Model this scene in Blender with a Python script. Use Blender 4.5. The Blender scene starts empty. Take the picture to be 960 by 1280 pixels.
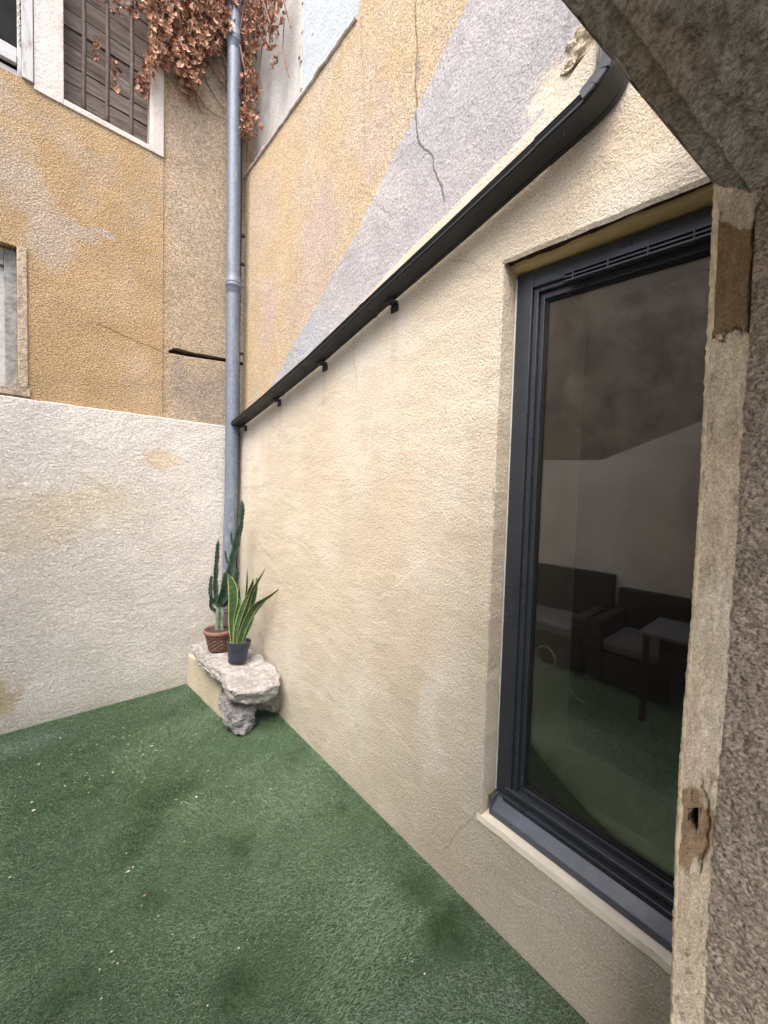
import bpy, bmesh, math, random
import numpy as np
from math import sin, cos, pi, radians, sqrt
from mathutils import Vector, Matrix, noise as mnoise
random.seed(7); rng = np.random.default_rng(11)
scene = bpy.context.scene
COL = scene.collection

# ------------------------------------------------------------------ camera
YAW, PITCH, ROLL, FPX, EYE = 0.71672, 0.04186, -0.02873, 480.0, 1.5
Fw = Vector((sin(YAW)*cos(PITCH), cos(YAW)*cos(PITCH), -sin(PITCH)))
R0 = Vector((cos(YAW), -sin(YAW), 0)); U0 = R0.cross(Fw)
Rt = R0*cos(ROLL) - U0*sin(ROLL); Up = Rt.cross(Fw)
cd = bpy.data.cameras.new('camera'); cam = bpy.data.objects.new('camera', cd); COL.objects.link(cam)
cd.sensor_fit = 'HORIZONTAL'; cd.sensor_width = 36; cd.lens = FPX/960*36
cd.clip_start = 0.02; cd.clip_end = 500
cam.matrix_world = Matrix(((Rt.x, Up.x, -Fw.x, 0), (Rt.y, Up.y, -Fw.y, 0), (Rt.z, Up.z, -Fw.z, EYE), (0, 0, 0, 1)))
scene.camera = cam
scene.render.resolution_x = 768; scene.render.resolution_y = 1024

# ------------------------------------------------------------------ light
SUN = Vector((-0.42, -0.30, 0.82)).normalized()
w = bpy.data.worlds.new('World'); scene.world = w; w.use_nodes = True
wn = w.node_tree; bg = wn.nodes['Background']
sky = wn.nodes.new('ShaderNodeTexSky'); sky.sky_type = 'NISHITA'; sky.sun_disc = False
sky.sun_elevation = math.asin(SUN.z); sky.sun_rotation = math.atan2(SUN.x, SUN.y)
sky.dust_density = 6.0; sky.air_density = 1.0; sky.ozone_density = 0.6; sky.altitude = 100
wn.links.new(sky.outputs[0], bg.inputs[0]); bg.inputs[1].default_value = 0.15
sl = bpy.data.lights.new('sun', 'SUN'); so = bpy.data.objects.new('sun', sl); COL.objects.link(so)
sl.energy = 0.85; sl.angle = radians(40); sl.color = (1.0, 0.968, 0.93)
so.rotation_euler = SUN.to_track_quat('Z', 'Y').to_euler()
scene.view_settings.view_transform = 'Standard'; scene.view_settings.look = 'None'
scene.view_settings.exposure = 1.82; scene.view_settings.gamma = 1
try:
    scene.cycles.max_bounces = 10; scene.cycles.diffuse_bounces = 6; scene.cycles.transparent_max_bounces = 12
except Exception: pass

# ------------------------------------------------------------------ helpers
D = 1.1626          # the long rendered wall stands at x = D
YL = 3.178          # the white low wall stands at y = YL
YO = 3.200          # ochre wall face
def wallx(px, py, off=0.0):      # where a sight line meets the wall plane x = D+off -> (y, z)
    r = Fw + Rt*((px-480)/FPX) - Up*((py-640)/FPX); t = (D+off)/r.x
    return (r.y*t, EYE+r.z*t)
def wally(px, py, off=0.0):      # same for the plane y = YO+off -> (x, z)
    r = Fw + Rt*((px-480)/FPX) - Up*((py-640)/FPX); t = (YO+off)/r.y
    return (r.x*t, EYE+r.z*t)

def tag(o, label=None, cat=None, group=None, kind=None):
    if label: o['label'] = label
    if cat: o['category'] = cat
    if group: o['group'] = group
    if kind: o['kind'] = kind
    return o
def thing(name, label, cat, loc=(0, 0, 0), group=None):
    o = bpy.data.objects.new(name, None); COL.objects.link(o); o.location = loc
    o.empty_display_size = 0.1
    o['base'] = list(loc)
    return tag(o, label, cat, group)
class MB:
    def __init__(s): s.v = []; s.f = []; s.m = []; s.mi = 0
    def add(s, vs, fs):
        b = len(s.v); s.v += [tuple(p) for p in vs]
        for f in fs: s.f.append([b+i for i in f]); s.m.append(s.mi)
    def box(s, a, b, xf=None):
        x0, y0, z0 = a; x1, y1, z1 = b
        x0, x1 = min(x0, x1), max(x0, x1); y0, y1 = min(y0, y1), max(y0, y1); z0, z1 = min(z0, z1), max(z0, z1)
        v = [(x0,y0,z0),(x1,y0,z0),(x1,y1,z0),(x0,y1,z0),(x0,y0,z1),(x1,y0,z1),(x1,y1,z1),(x0,y1,z1)]
        if xf: v = [xf(Vector(p)) for p in v]
        s.add(v, [(0,3,2,1),(4,5,6,7),(0,1,5,4),(1,2,6,5),(2,3,7,6),(3,0,4,7)]); return s
    def quad(s, *p): s.add(p, [tuple(range(len(p)))]); return s
    def tube(s, path, rad, n=10, cap=True, squash=None):
        P = [Vector(p) for p in path]; rings = []
        t0 = (P[1]-P[0]).normalized()
        ref = Vector((0, 0, 1)) if abs(t0.z) < .9 else Vector((1, 0, 0))
        for i, p in enumerate(P):
            t = ((P[min(i+1, len(P)-1)]-P[max(i-1, 0)])).normalized()
            a = (ref - t*ref.dot(t)).normalized(); b = t.cross(a); ref = a
            r = rad[i] if hasattr(rad, '__len__') else rad
            ring = []
            for k in range(n):
                th = 2*pi*k/n; ring.append(p + a*cos(th)*r + b*sin(th)*r)
            rings.append(ring)
        vs = [q for r_ in rings for q in r_]; fs = []
        for i in range(len(P)-1):
            for k in range(n):
                k2 = (k+1) % n; fs.append((i*n+k, i*n+k2, (i+1)*n+k2, (i+1)*n+k))
        if cap: fs.append(tuple(range(n-1, -1, -1))); fs.append(tuple((len(P)-1)*n+k for k in range(n)))
        s.add(vs, fs); return s
    def lathe(s, prof, c=(0, 0, 0), n=32, fn=None, tilt=None):
        vs = []; m = len(prof)
        for j, (r, z) in enumerate(prof):
            for k in range(n):
                th = 2*pi*k/n; rr = r + (fn(j, k) if fn else 0)
                p = Vector((rr*cos(th), rr*sin(th), z))
                if tilt: p = tilt @ p
                vs.append(Vector(c)+p)
        fs = []
        for j in range(m-1):
            for k in range(n):
                k2 = (k+1) % n; fs.append((j*n+k, j*n+k2, (j+1)*n+k2, (j+1)*n+k))
        s.add(vs, fs); return s
    def build(s, name, mats, parent=None, smooth=False, bevel=0, kind=None, label=None):
        base = Vector((0, 0, 0)); q = parent
        if q is not None:
            while q is not None:
                if 'base' in q: base = Vector(q['base'])
                q = q.parent
        me = bpy.data.meshes.new(name)
        me.from_pydata([Vector(p)-base for p in s.v], [], s.f)
        if not isinstance(mats, (list, tuple)): mats = [mats]
        for m_ in mats: me.materials.append(m_)
        if len(mats) > 1: me.polygons.foreach_set('material_index', s.m)
        if smooth: me.polygons.foreach_set('use_smooth', [True]*len(me.polygons))
        me.update()
        o = bpy.data.objects.new(name, me); COL.objects.link(o); o.parent = parent
        if bevel:
            b = o.modifiers.new('bevel', 'BEVEL'); b.width = bevel; b.segments = 2; b.limit_method = 'ANGLE'
        return tag(o, label, None, None, kind)
def fbm(p, sc, oct_=4, seed=0.0):
    return mnoise.fractal(Vector((p[0]*sc+seed, p[1]*sc-seed, p[2]*sc+seed*.5)), 0.9, 2.0, oct_)
def lerp(a, b, t): return a+(b-a)*t
def interp(t, xs, ys): return float(np.interp(t, xs, ys))

# ------------------------------------------------------------------ material kit
def srgb(r, g, b):
    f = lambda c: ((c/255)/12.92 if c/255 <= .04045 else ((c/255+.055)/1.055)**2.4)
    return (f(r), f(g), f(b), 1)
class Mat:
    def __init__(s, name, rough=.9, spec=.2, metal=0):
        s.m = bpy.data.materials.new(name); s.m.use_nodes = True; s.t = s.m.node_tree
        s.b = s.t.nodes['Principled BSDF']; s.b.inputs['Roughness'].default_value = rough
        s.b.inputs['Specular IOR Level'].default_value = spec; s.b.inputs['Metallic'].default_value = metal
        s.P = s.n('ShaderNodeNewGeometry').outputs['Position']; s.c = None; s.nrm = None
    def n(s, t, **k):
        x = s.t.nodes.new(t)
        for a, b in k.items(): setattr(x, a, b)
        return x
    def put(s, sock, v):
        if isinstance(v, bpy.types.NodeSocket): s.t.links.new(v, sock)
        else: sock.default_value = v
    def mapv(s, scale=(1, 1, 1), vec=None, loc=(0, 0, 0), rot=(0, 0, 0)):
        x = s.n('ShaderNodeMapping'); s.put(x.inputs['Vector'], vec or s.P)
        x.inputs['Scale'].default_value = scale; x.inputs['Location'].default_value = loc; x.inputs['Rotation'].default_value = rot
        return x.outputs[0]
    def noise(s, scale, detail=4, rough=.55, vec=None, dist=0, col=False, kind=None):
        x = s.n('ShaderNodeTexNoise'); s.put(x.inputs['Vector'], vec or s.P)
        if kind: x.noise_type = kind
        x.inputs['Scale'].default_value = scale; x.inputs['Detail'].default_value = detail
        x.inputs['Roughness'].default_value = rough; x.inputs['Distortion'].default_value = dist
        return x.outputs['Color'] if col else x.outputs['Fac']
    def vor(s, scale, vec=None, feature='F1', rand=1, smooth=None):
        x = s.n('ShaderNodeTexVoronoi'); x.feature = feature; s.put(x.inputs['Vector'], vec or s.P)
        x.inputs['Scale'].default_value = scale; x.inputs['Randomness'].default_value = rand
        return x.outputs['Distance']
    def ss(s, x, a, b, lo=0., hi=1.):
        m = s.n('ShaderNodeMapRange'); m.interpolation_type = 'SMOOTHSTEP'; s.put(m.inputs[0], x)
        for i, v in ((1, a), (2, b), (3, lo), (4, hi)): s.put(m.inputs[i], v)
        return m.outputs[0]
    def ma(s, op, a, b=0., c=None, clamp=False):
        m = s.n('ShaderNodeMath'); m.operation = op; m.use_clamp = clamp; s.put(m.inputs[0], a); s.put(m.inputs[1], b)
        if c is not None: s.put(m.inputs[2], c)
        return m.outputs[0]
    def vm(s, op, a, b=(0, 0, 0), out=0):
        m = s.n('ShaderNodeVectorMath'); m.operation = op; s.put(m.inputs[0], a)
        if op == 'SCALE': s.put(m.inputs[3], b)
        else: s.put(m.inputs[1], b)
        return m.outputs['Value'] if op in ('LENGTH', 'DOT_PRODUCT', 'DISTANCE') else m.outputs[0]
    def warp(s, amt, scale):
        c_ = s.vm('SUBTRACT', s.noise(scale, 4, .6, col=True), (.5, .5, .5))
        return s.vm('ADD', s.P, s.vm('SCALE', c_, amt))
    def ell(s, c, r, warp=.25, wscale=5, a=1.15, b=.55):
        v = s.vm('DIVIDE', s.vm('SUBTRACT', s.warp(warp, wscale), c), r)
        return s.ss(s.vm('LENGTH', v), a, b)
    def seg(s, p, q, width, warp=.03, wscale=14):      # thin mark along a line
        p = Vector(p); q = Vector(q); L = (q-p).length; t = (q-p)/L
        v = s.vm('SUBTRACT', s.warp(warp, wscale), tuple(p))
        v = s.vm('MULTIPLY', v, (0 if p.x == q.x else 1, 0 if p.y == q.y else 1, 1))
        k = s.ma('MINIMUM', s.ma('MAXIMUM', s.vm('DOT_PRODUCT', v, tuple(t)), 0.), L)
        d_ = s.vm('LENGTH', s.vm('SUBTRACT', v, s.vm('SCALE', tuple(t), k)))
        return s.ss(d_, width, width*.35)
    def mix(s, fac, a, b, mode='MIX'):
        m = s.n('ShaderNodeMix'); m.data_type = 'RGBA'; m.blend_type = mode
        s.put(m.inputs[0], fac); s.put(m.inputs[6], a); s.put(m.inputs[7], b); return m.outputs[2]
    def base(s, c): s.c = c; return s
    def layer(s, fac, c, mode='MIX'): s.c = s.mix(fac, s.c, c, mode); return s
    def vary(s, amt, scale, detail=5, vec=None):
        x = s.ss(s.noise(scale, detail, .65, vec), .3, .7, 1-amt, 1+amt)
        cc = s.n('ShaderNodeCombineColor'); 
        for i in range(3): s.put(cc.inputs[i], x)
        s.c = s.mix(1., s.c, cc.outputs[0], 'MULTIPLY'); return s
    def pits(s, scale, dark=.55, light=1.18, dist=.004, vec=None, lo=.36, hi=.62, strength=1.):
        # grain: the same pattern sinks the hollows and paints their shading into the colour
        h = s.noise(scale, 5, .72, vec)
        s.c = s.mix(1., s.c, s.mix(s.ss(h, lo, hi), rgb(dark, dark*.97, dark*.94), rgb(light, light, light)), 'MULTIPLY')
        return s.bump(h, dist, strength)
    def bump(s, h, dist, strength=1.0):
        b = s.n('ShaderNodeBump'); b.inputs['Distance'].default_value = dist; b.inputs['Strength'].default_value = strength
        s.put(b.inputs['Height'], h)
        if s.nrm is not None: s.put(b.inputs['Normal'], s.nrm)
        s.nrm = b.outputs[0]; return s
    def done(s):
        if s.c is not None: s.put(s.b.inputs['Base Color'], s.c)
        if s.nrm is not None: s.put(s.b.inputs['Normal'], s.nrm)
        return s.m
def rgb(r, g, b): return (r, g, b, 1)
def simple(name, c, rough=.6, spec=.3, metal=0, var=.1, vs=12, bump=0, bs=60):
    m = Mat(name, rough, spec, metal).base(c)
    if var: m.vary(var, vs)
    if bump: m.bump(m.noise(bs, 5, .6), bump)
    return m.done()

# cream render of the long wall
def mat_cream(name, reveal=False):
    m = Mat(name, .93, .15).base(rgb(.535, .48, .385))
    m.layer(m.ss(m.noise(1.1, 4, .6), .40, .66), rgb(.52, .485, .42))
    m.layer(m.ma('MULTIPLY', m.ss(m.noise(3.2, 5, .65, m.mapv((1, 1, .5))), .44, .68), .55), rgb(.60, .575, .52))
    for c_, r_, k in (((D, 1.95, 1.75), (1, .34, .34), .5), ((D, 1.30, 1.35), (1, .2, .5), .45), ((D, .45, 2.48), (1, .4, .2), .8), ((D, 2.6, .75), (1, .3, .5), .3), ((D, 1.15, .75), (1, .22, .28), .35)):
        m.layer(m.ma('MULTIPLY', m.ell(c_, r_, .5, 3, 1.3, .3), k), rgb(.50, .43, .325))
    for c_, r_, k in (((D, 1.0, .62), (1, .08, .3), .6), ((D, 1.5, 2.18), (1, .5, .08), .3)):
        m.layer(m.ma('MULTIPLY', m.ell(c_, r_, .4, 4, 1.3, .4), k), rgb(.64, .62, .575))
    for p, q in (((D, 1.02, .60), (D, .84, .69)), ((D, 1.35, 1.02), (D, 1.12, 1.2)), ((D, .62, .18), (D, .50, .22)), ((D, 1.5, 1.6), (D, 1.42, 1.9)), ((D, 2.05, 1.7), (D, 1.86, 1.78)), ((D, 1.15, 1.62), (D, 1.0, 1.55)), ((D, .9, 2.2), (D, 1.05, 2.14))):
        m.layer(m.ma('MULTIPLY', m.seg(p, q, .006, .05, 5), .45), rgb(.68, .66, .61))
    for y_, z_ in ((1.30, 2.20), (1.88, 2.08), (2.42, 1.98)):      # drips below the pipe brackets
        m.layer(m.ma('MULTIPLY', m.ell((D, y_, z_), (1, .035, .20), .05, 8, 1.2, .2), .28), rgb(.36, .33, .27))
    for p, q in (((D, .80, 2.30), (D, 1.02, 2.42)), ((D, .78, .36), (D, .93, .10)), ((D, 1.62, 2.28), (D, 1.57, 2.02))):
        m.layer(m.ma('MULTIPLY', m.seg(p, q, .0035, .06, 8), .55), rgb(.30, .26, .20))
    # rising damp line and scuffs along the foot
    z = m.n('ShaderNodeSeparateXYZ'); m.put(z.inputs[0], m.warp(.16, 7))
    m.layer(m.ma('MULTIPLY', m.ss(z.outputs[2], .22, .0), .30), rgb(.52, .47, .39))
    m.vary(.06, 2.2).vary(.12, 130, 4)
    orange = m.noise(105, 3, .55)
    m.bump(m.noise(5, 4, .55, m.mapv((1, .8, 1.4)), dist=.3), .03, .45)
    m.bump(m.ss(m.noise(16, 4, .6, dist=.3), .35, .75), .004, .35)
    m.bump(m.ss(orange, .32, .68), .0018, .75)
    m.pits(210, .80, 1.08, .0022)
    return m.done()
M_CREAM = mat_cream('cream_render')
# white render of the low wall
def mat_white():
    m = Mat('white_render', .93, .15).base(rgb(.67, .655, .625))
    m.layer(m.ss(m.noise(1.6, 5, .6), .42, .68), rgb(.72, .71, .69))
    m.layer(m.ma('MULTIPLY', m.ell((.62, YL, 1.72), (.13, 1, .085), .16, 6, 1.25, .6), .8), rgb(.66, .56, .42))
    m.layer(m.ma('MULTIPLY', m.ell((.12, YL, 1.38), (.36, 1, .18), .5, 4, 1.3, .3), .65), rgb(.62, .55, .42))
    m.layer(m.ma('MULTIPLY', m.ell((-.12, YL, 1.16), (.26, 1, .14), .4, 4, 1.3, .4), .5), rgb(.60, .52, .40))
    m.layer(m.ma('MULTIPLY', m.ell((-.25, YL, .22), (.12, 1, .14), .2, 6, 1.3, .4), .8), rgb(.55, .44, .28))
    m.layer(m.ma('MULTIPLY', m.ell((-.1, YL, 1.8), (.5, 1, .25), .5, 4, 1.3, .3), .5), rgb(.60, .59, .58))
    z = m.n('ShaderNodeSeparateXYZ'); m.put(z.inputs[0], m.warp(.12, 9))
    m.layer(m.ma('MULTIPLY', m.ss(z.outputs[2], .16, .0), .5), rgb(.52, .50, .45))
    m.vary(.05, 3).vary(.11, 90, 4)
    m.bump(m.noise(4.5, 5, .6, dist=1.0), .05, .6)
    m.bump(m.ss(m.noise(9, 6, .62, m.mapv((1, 1, 1.6), rot=(0, .35, 0)), dist=.6), .40, .62), .006, .55)
    m.bump(m.ss(m.noise(70, 5, .7, m.mapv((1, 1, 1.3)), dist=.3), .38, .66), .005, .9)
    m.pits(120, .80, 1.07, .004)
    return m.done()
M_WHITE = mat_white()
# ochre roughcast
def mat_ochre():
    m = Mat('ochre_roughcast', .95, .12).base(rgb(.365, .262, .150))
    m.layer(m.ss(m.noise(1.7, 5, .6), .38, .66), rgb(.385, .295, .185))
    sx = m.n('ShaderNodeSeparateXYZ'); m.put(sx.inputs[0], m.warp(.09, 6)); X, Z = sx.outputs[0], sx.outputs[2]
    # paler weathered band towards the corner
    m.layer(m.ma('MULTIPLY', m.ss(X, .57, .70), .85), rgb(.365, .305, .23))
    # upper left greyer, worn zone
    up = m.ma('MULTIPLY', m.ss(m.noise(2.6, 6, .7, dist=.6), .43, .60), m.ss(Z, 2.9, 3.5))
    m.layer(m.ma('MULTIPLY', up, .7), rgb(.36, .305, .245))
    for c_, r_, k in (((.02, YO, 3.02), (.13, 1, .19), .6), ((.16, YO, 3.12), (.09, 1, .05), .55), ((.27, YO, 3.17), (.07, 1, .028), .8), ((-.1, YO, 3.25), (.14, 1, .16), .5)):
        m.layer(m.ma('MULTIPLY', m.ell(c_, r_, .16, 8, 1.2, .6), k), rgb(.385, .35, .32))
    for c_, r_, k in (((.46, YO, 2.40), (.1, 1, .1), .5), ((.5, YO, 2.25), (.14, 1, .2), .4), ((.42, YO, 2.83), (.1, 1, .2), .35)):
        m.layer(m.ma('MULTIPLY', m.ell(c_, r_, .2, 7, 1.2, .3), k), rgb(.47, .37, .27))
    # grey grime under the ledge and beside the pipe
    m.layer(m.ma('MULTIPLY', m.ell((.92, YO, 2.22), (.28, 1, .22), .35, 7, 1.2, .3), .75), rgb(.27, .235, .20))
    m.layer(m.ma('MULTIPLY', m.ell((.72, YO, 2.32), (.05, 1, .18), .2, 9, 1.2, .3), .5), rgb(.24, .22, .20))
    for c_, r_ in (((.80, YO, 4.10), (.07, 1, .16)), ((.84, YO, 3.93), (.08, 1, .07)), ((.76, YO, 3.83), (.05, 1, .10)), ((.72, YO, 4.2), (.05, 1, .12))):
        m.layer(m.ma('MULTIPLY', m.ell(c_, r_, .22, 9, 1.2, .3), .6), rgb(.30, .25, .20))
    m.layer(m.ma('MULTIPLY', m.ss(X, .98, 1.06), .45), rgb(.36, .30, .23))
    m.layer(m.ma('MULTIPLY', m.ss(m.noise(7, 8, .8), .56, .62), .40), rgb(.30, .235, .165))
    m.layer(m.ma('MULTIPLY', m.ss(m.noise(13, 8, .8), .64, .68), .5), rgb(.42, .37, .31))
    # hairline crack
    for p, q in (((.25, YO, 2.58), (.42, YO, 2.535)), ((.42, YO, 2.535), (.62, YO, 2.49))):
        m.layer(m.ma('MULTIPLY', m.seg(p, q, .0065, .05, 7), .9), rgb(.17, .11, .06))
    m.vary(.08, 4).vary(.22, 110, 4)
    m.bump(m.noise(3, 4, .6), .04, .5)
    m.bump(m.ss(m.vor(125, None, 'SMOOTH_F1'), .05, .62), -.003, .8)
    m.pits(95, .62, 1.16, .007)
    return m.done()
M_OCHRE = mat_ochre()
def mat_yellow():
    m = Mat('yellow_roughcast', .95, .12).base(rgb(.42, .335, .22))
    m.layer(m.ss(m.noise(2.0, 5, .65), .42, .66), rgb(.41, .35, .27))
    m.layer(m.ma('MULTIPLY', m.ss(m.noise(9, 8, .8, m.mapv((1, 1, .55))), .58, .63), .55), rgb(.36, .30, .25))
    for c_, r_, k in (((D, 2.0, 3.0), (1, .30, .32), .75), ((D, 2.72, 2.78), (1, .2, .3), .85), ((D, 2.3, 2.6), (1, .22, .3), .5), ((D, 1.5, 3.25), (1, .12, .28), .5), ((D, 2.9, 3.6), (1, .3, .3), .4)):
        m.layer(m.ma('MULTIPLY', m.ell(c_, r_, .5, 6, 1.2, .35), k), rgb(.40, .335, .30))
    m.layer(m.ma('MULTIPLY', m.ss(m.noise(7, 7, .75, m.mapv((1, 1.6, .35)), dist=.5), .60, .68), m.ell((D, 2.1, 2.95), (1, .6, .6), .4, 4, 1.2, .5)), rgb(.40, .33, .30))
    m.layer(m.ma('MULTIPLY', m.ss(m.noise(16, 7, .8, m.mapv((1, 1.8, .3))), .62, .67), m.ell((D, 2.25, 2.85), (1, .45, .55), .3, 5, 1.3, .3)), rgb(.20, .165, .15))
    # crack above the grey patch
    for p, q in (((D, 1.275, 4.1), (D, 1.255, 3.5)), ((D, 1.255, 3.5), (D, 1.235, 3.12))):
        m.layer(m.ma('MULTIPLY', m.seg(p, q, .008, .06, 6), .85), rgb(.2, .15, .1))
    m.layer(m.ma('MULTIPLY', m.ell((D, 1.235, 3.33), (1, .016, .07), .03, 12, 1.3, .2), .8), rgb(.26, .22, .19))
    m.layer(m.ma('MULTIPLY', m.seg((D, 1.66, 3.92), (D, 1.60, 3.2), .006, .08, 5), .6), rgb(.3, .22, .15))
    m.vary(.05, 5).vary(.20, 120, 4)
    m.bump(m.noise(3, 4, .6), .03, .5)
    m.bump(m.ss(m.vor(135, None, 'SMOOTH_F1'), .05, .62), -.0025, .7)
    m.pits(105, .66, 1.14, .006)
    return m.done()
M_YELLOW = mat_yellow()
def mat_greycement():
    m = Mat('grey_cement_render', .92, .2).base(rgb(.325, .325, .34))
    m.layer(m.ss(m.noise(2.3, 5, .65), .4, .66), rgb(.39, .38, .385))
    m.layer(m.ma('MULTIPLY', m.ss(m.noise(5, 7, .7, m.mapv((1, 1.2, .5), rot=(.5, 0, 0)), dist=.8), .56, .70), .6), rgb(.24, .24, .26))
    m.layer(m.ma('MULTIPLY', m.ell((D, .60, 2.78), (1, .12, .08), .2, 8, 1.2, .4), .8), rgb(.62, .55, .44))
    m.layer(m.ma('MULTIPLY', m.ell((D, 2.2, 2.4), (1, .5, .18), .3, 6, 1.2, .4), .6), rgb(.30, .335, .385))
    for p, q in (((D, 1.235, 3.15), (D, 1.20, 2.98)), ((D, 1.20, 2.98), (D, 1.13, 2.90)), ((D, 1.13, 2.90), (D, 1.045, 2.67))):
        m.layer(m.ma('MULTIPLY', m.seg(p, q, .0065, .05, 9), .9), rgb(.12, .11, .12))
    m.vary(.06, 6).vary(.12, 100, 4)
    m.bump(m.noise(4, 5, .6, dist=.8), .03, .6)
    m.bump(m.ss(m.noise(34, 6, .68, dist=.3), .38, .68), .004, .6)
    m.pits(110, .74, 1.10, .004)
    return m.done()
M_GREY = mat_greycement()
def mat_oldwhite(name, c, c2):
    m = Mat(name, .85, .2).base(c)
    m.layer(m.ss(m.noise(4, 6, .7, m.mapv((1, 1, .4))), .48, .70), c2)
    m.vary(.05, 12)
    m.vary(.10, 90, 4)
    m.bump(m.noise(70, 5, .6), .006, .9).bump(m.noise(6, 4, .6), .02, .5)
    return m.done()
M_OLDWHITE = mat_oldwhite('old_whitewash', rgb(.42, .415, .41), rgb(.31, .305, .31))
M_PALEBLUE = mat_oldwhite('pale_blue_white_paint', rgb(.34, .385, .415), rgb(.33, .375, .41))
M_SURROUND = mat_oldwhite('weathered_limewash', rgb(.47, .44, .42), rgb(.35, .315, .29))
def mat_paintedwood(name='flaking_white_paint'):
    m = Mat(name, .7, .3).base(rgb(.38, .39, .40))
    m.layer(m.ss(m.noise(18, 7, .75, m.mapv((1, 1, .18))), .55, .64), rgb(.24, .22, .20))
    m.bump(m.noise(26, 6, .7, m.mapv((1, 1, .2))), .003, .9); return m.done()
M_PWOOD = mat_paintedwood()
def mat_oldwood():
    m = Mat('weathered_grey_planks', .85, .2).base(rgb(.12, .097, .083))
    oi = m.n('ShaderNodeObjectInfo')
    v = m.vm('ADD', m.P, m.vm('SCALE', (3.1, 0, 7.7), oi.outputs['Random']))
    g = m.noise(14, 7, .72, m.mapv((.22, 1, 2.2), v), dist=1.4)
    m.layer(m.ss(g, .40, .62), rgb(.215, .19, .17))
    m.layer(m.ss(m.noise(10, 6, .7, m.mapv((.3, 1, 3.0), v), dist=.6), .56, .66), rgb(.08, .06, .05))
    m.c = m.mix(1., m.c, m.mix(oi.outputs['Random'], rgb(.75, .72, .70), rgb(1.25, 1.25, 1.25)), 'MULTIPLY')
    m.bump(g, .004, .9); return m.done()
M_OLDWOOD = mat_oldwood()
M_IRON = simple('rusty_iron', rgb(.070, .052, .048), .75, .3, 0, .3, 30, .001, 120)
M_DARKGLASS = simple('dusty_dark_glass', rgb(.012, .013, .013), .7, .05, 0, .3, 9)
def mat_zinc():
    m = Mat('grey_blue_zinc_pipe', .5, .4, .1).base(rgb(.13, .165, .22))
    m.layer(m.ss(m.noise(9, 6, .7, m.mapv((1, 1, .25))), .5, .72), rgb(.21, .24, .28))
    m.layer(m.ma('MULTIPLY', m.ss(m.noise(22, 6, .75, m.mapv((1.5, 1.5, .3))), .60, .68), .8), rgb(.30, .24, .19))
    z = m.n('ShaderNodeSeparateXYZ'); m.put(z.inputs[0], m.warp(.2, 5))
    m.layer(m.ma('MULTIPLY', m.ss(z.outputs[2], 1.62, 1.5), m.ss(m.noise(14, 6, .7), .40, .75, 0., .6)), rgb(.30, .33, .36))
    m.layer(m.ma('MULTIPLY', m.ss(m.noise(6, 7, .75, m.mapv((2.5, 2.5, .5)), dist=1), .48, .66), .55), rgb(.085, .10, .125))
    m.pits(60, .86, 1.08, .002); return m.done()
M_ZINC = mat_zinc()
M_CASTIRON = simple('old_brown_cast_iron', rgb(.14, .115, .11), .7, .3, .1, .3, 14, .002, 50)
def mat_anthracite(name, c, r=.38):
    m = Mat(name, r, .5).base(c)
    m.layer(m.ma('MULTIPLY', m.ss(m.noise(6, 7, .7), .50, .72), .35), tuple(min(1, k*2.0) for k in c[:3])+(1,))
    m.layer(m.ma('MULTIPLY', m.ss(m.noise(42, 5, .7, dist=1.5), .66, .70), .5), rgb(.28, .29, .31))
    m.put(m.b.inputs['Roughness'], m.ss(m.noise(9, 5, .7), .3, .7, r-.08, r+.18))
    m.bump(m.noise(70, 3, .6), .0006, .6); return m.done()
M_FRAME = mat_anthracite('anthracite_frame_paint', rgb(.022, .027, .035), .33)
M_SILL = mat_anthracite('anthracite_sill_metal', rgb(.056, .068, .090), .30)
M_RUBBER = simple('black_rubber_gasket', rgb(.008, .008, .009), .6, .3, 0, 0)
M_GUTTER = mat_anthracite('black_painted_gutter', rgb(.020, .021, .023), .42)
M_LEDGE = simple('smooth_cream_ledge', rgb(.66, .62, .52), .85, .2, 0, .08, 8, .003, 45)
M_BEIGE = simple('smooth_ochre_plaster', rgb(.60, .46, .24), .9, .15, 0, .1, 6, .003, 60)
def mat_lintel():
    m = Mat('dark_exposed_lintel', .9, .2).base(rgb(.045, .022, .016)); m.layer(m.ss(m.noise(30, 6, .7), .60, .68), rgb(.3, .26, .2)); m.bump(m.noise(50, 6, .7), .008); return m.done()
M_LINTEL = mat_lintel()
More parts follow.
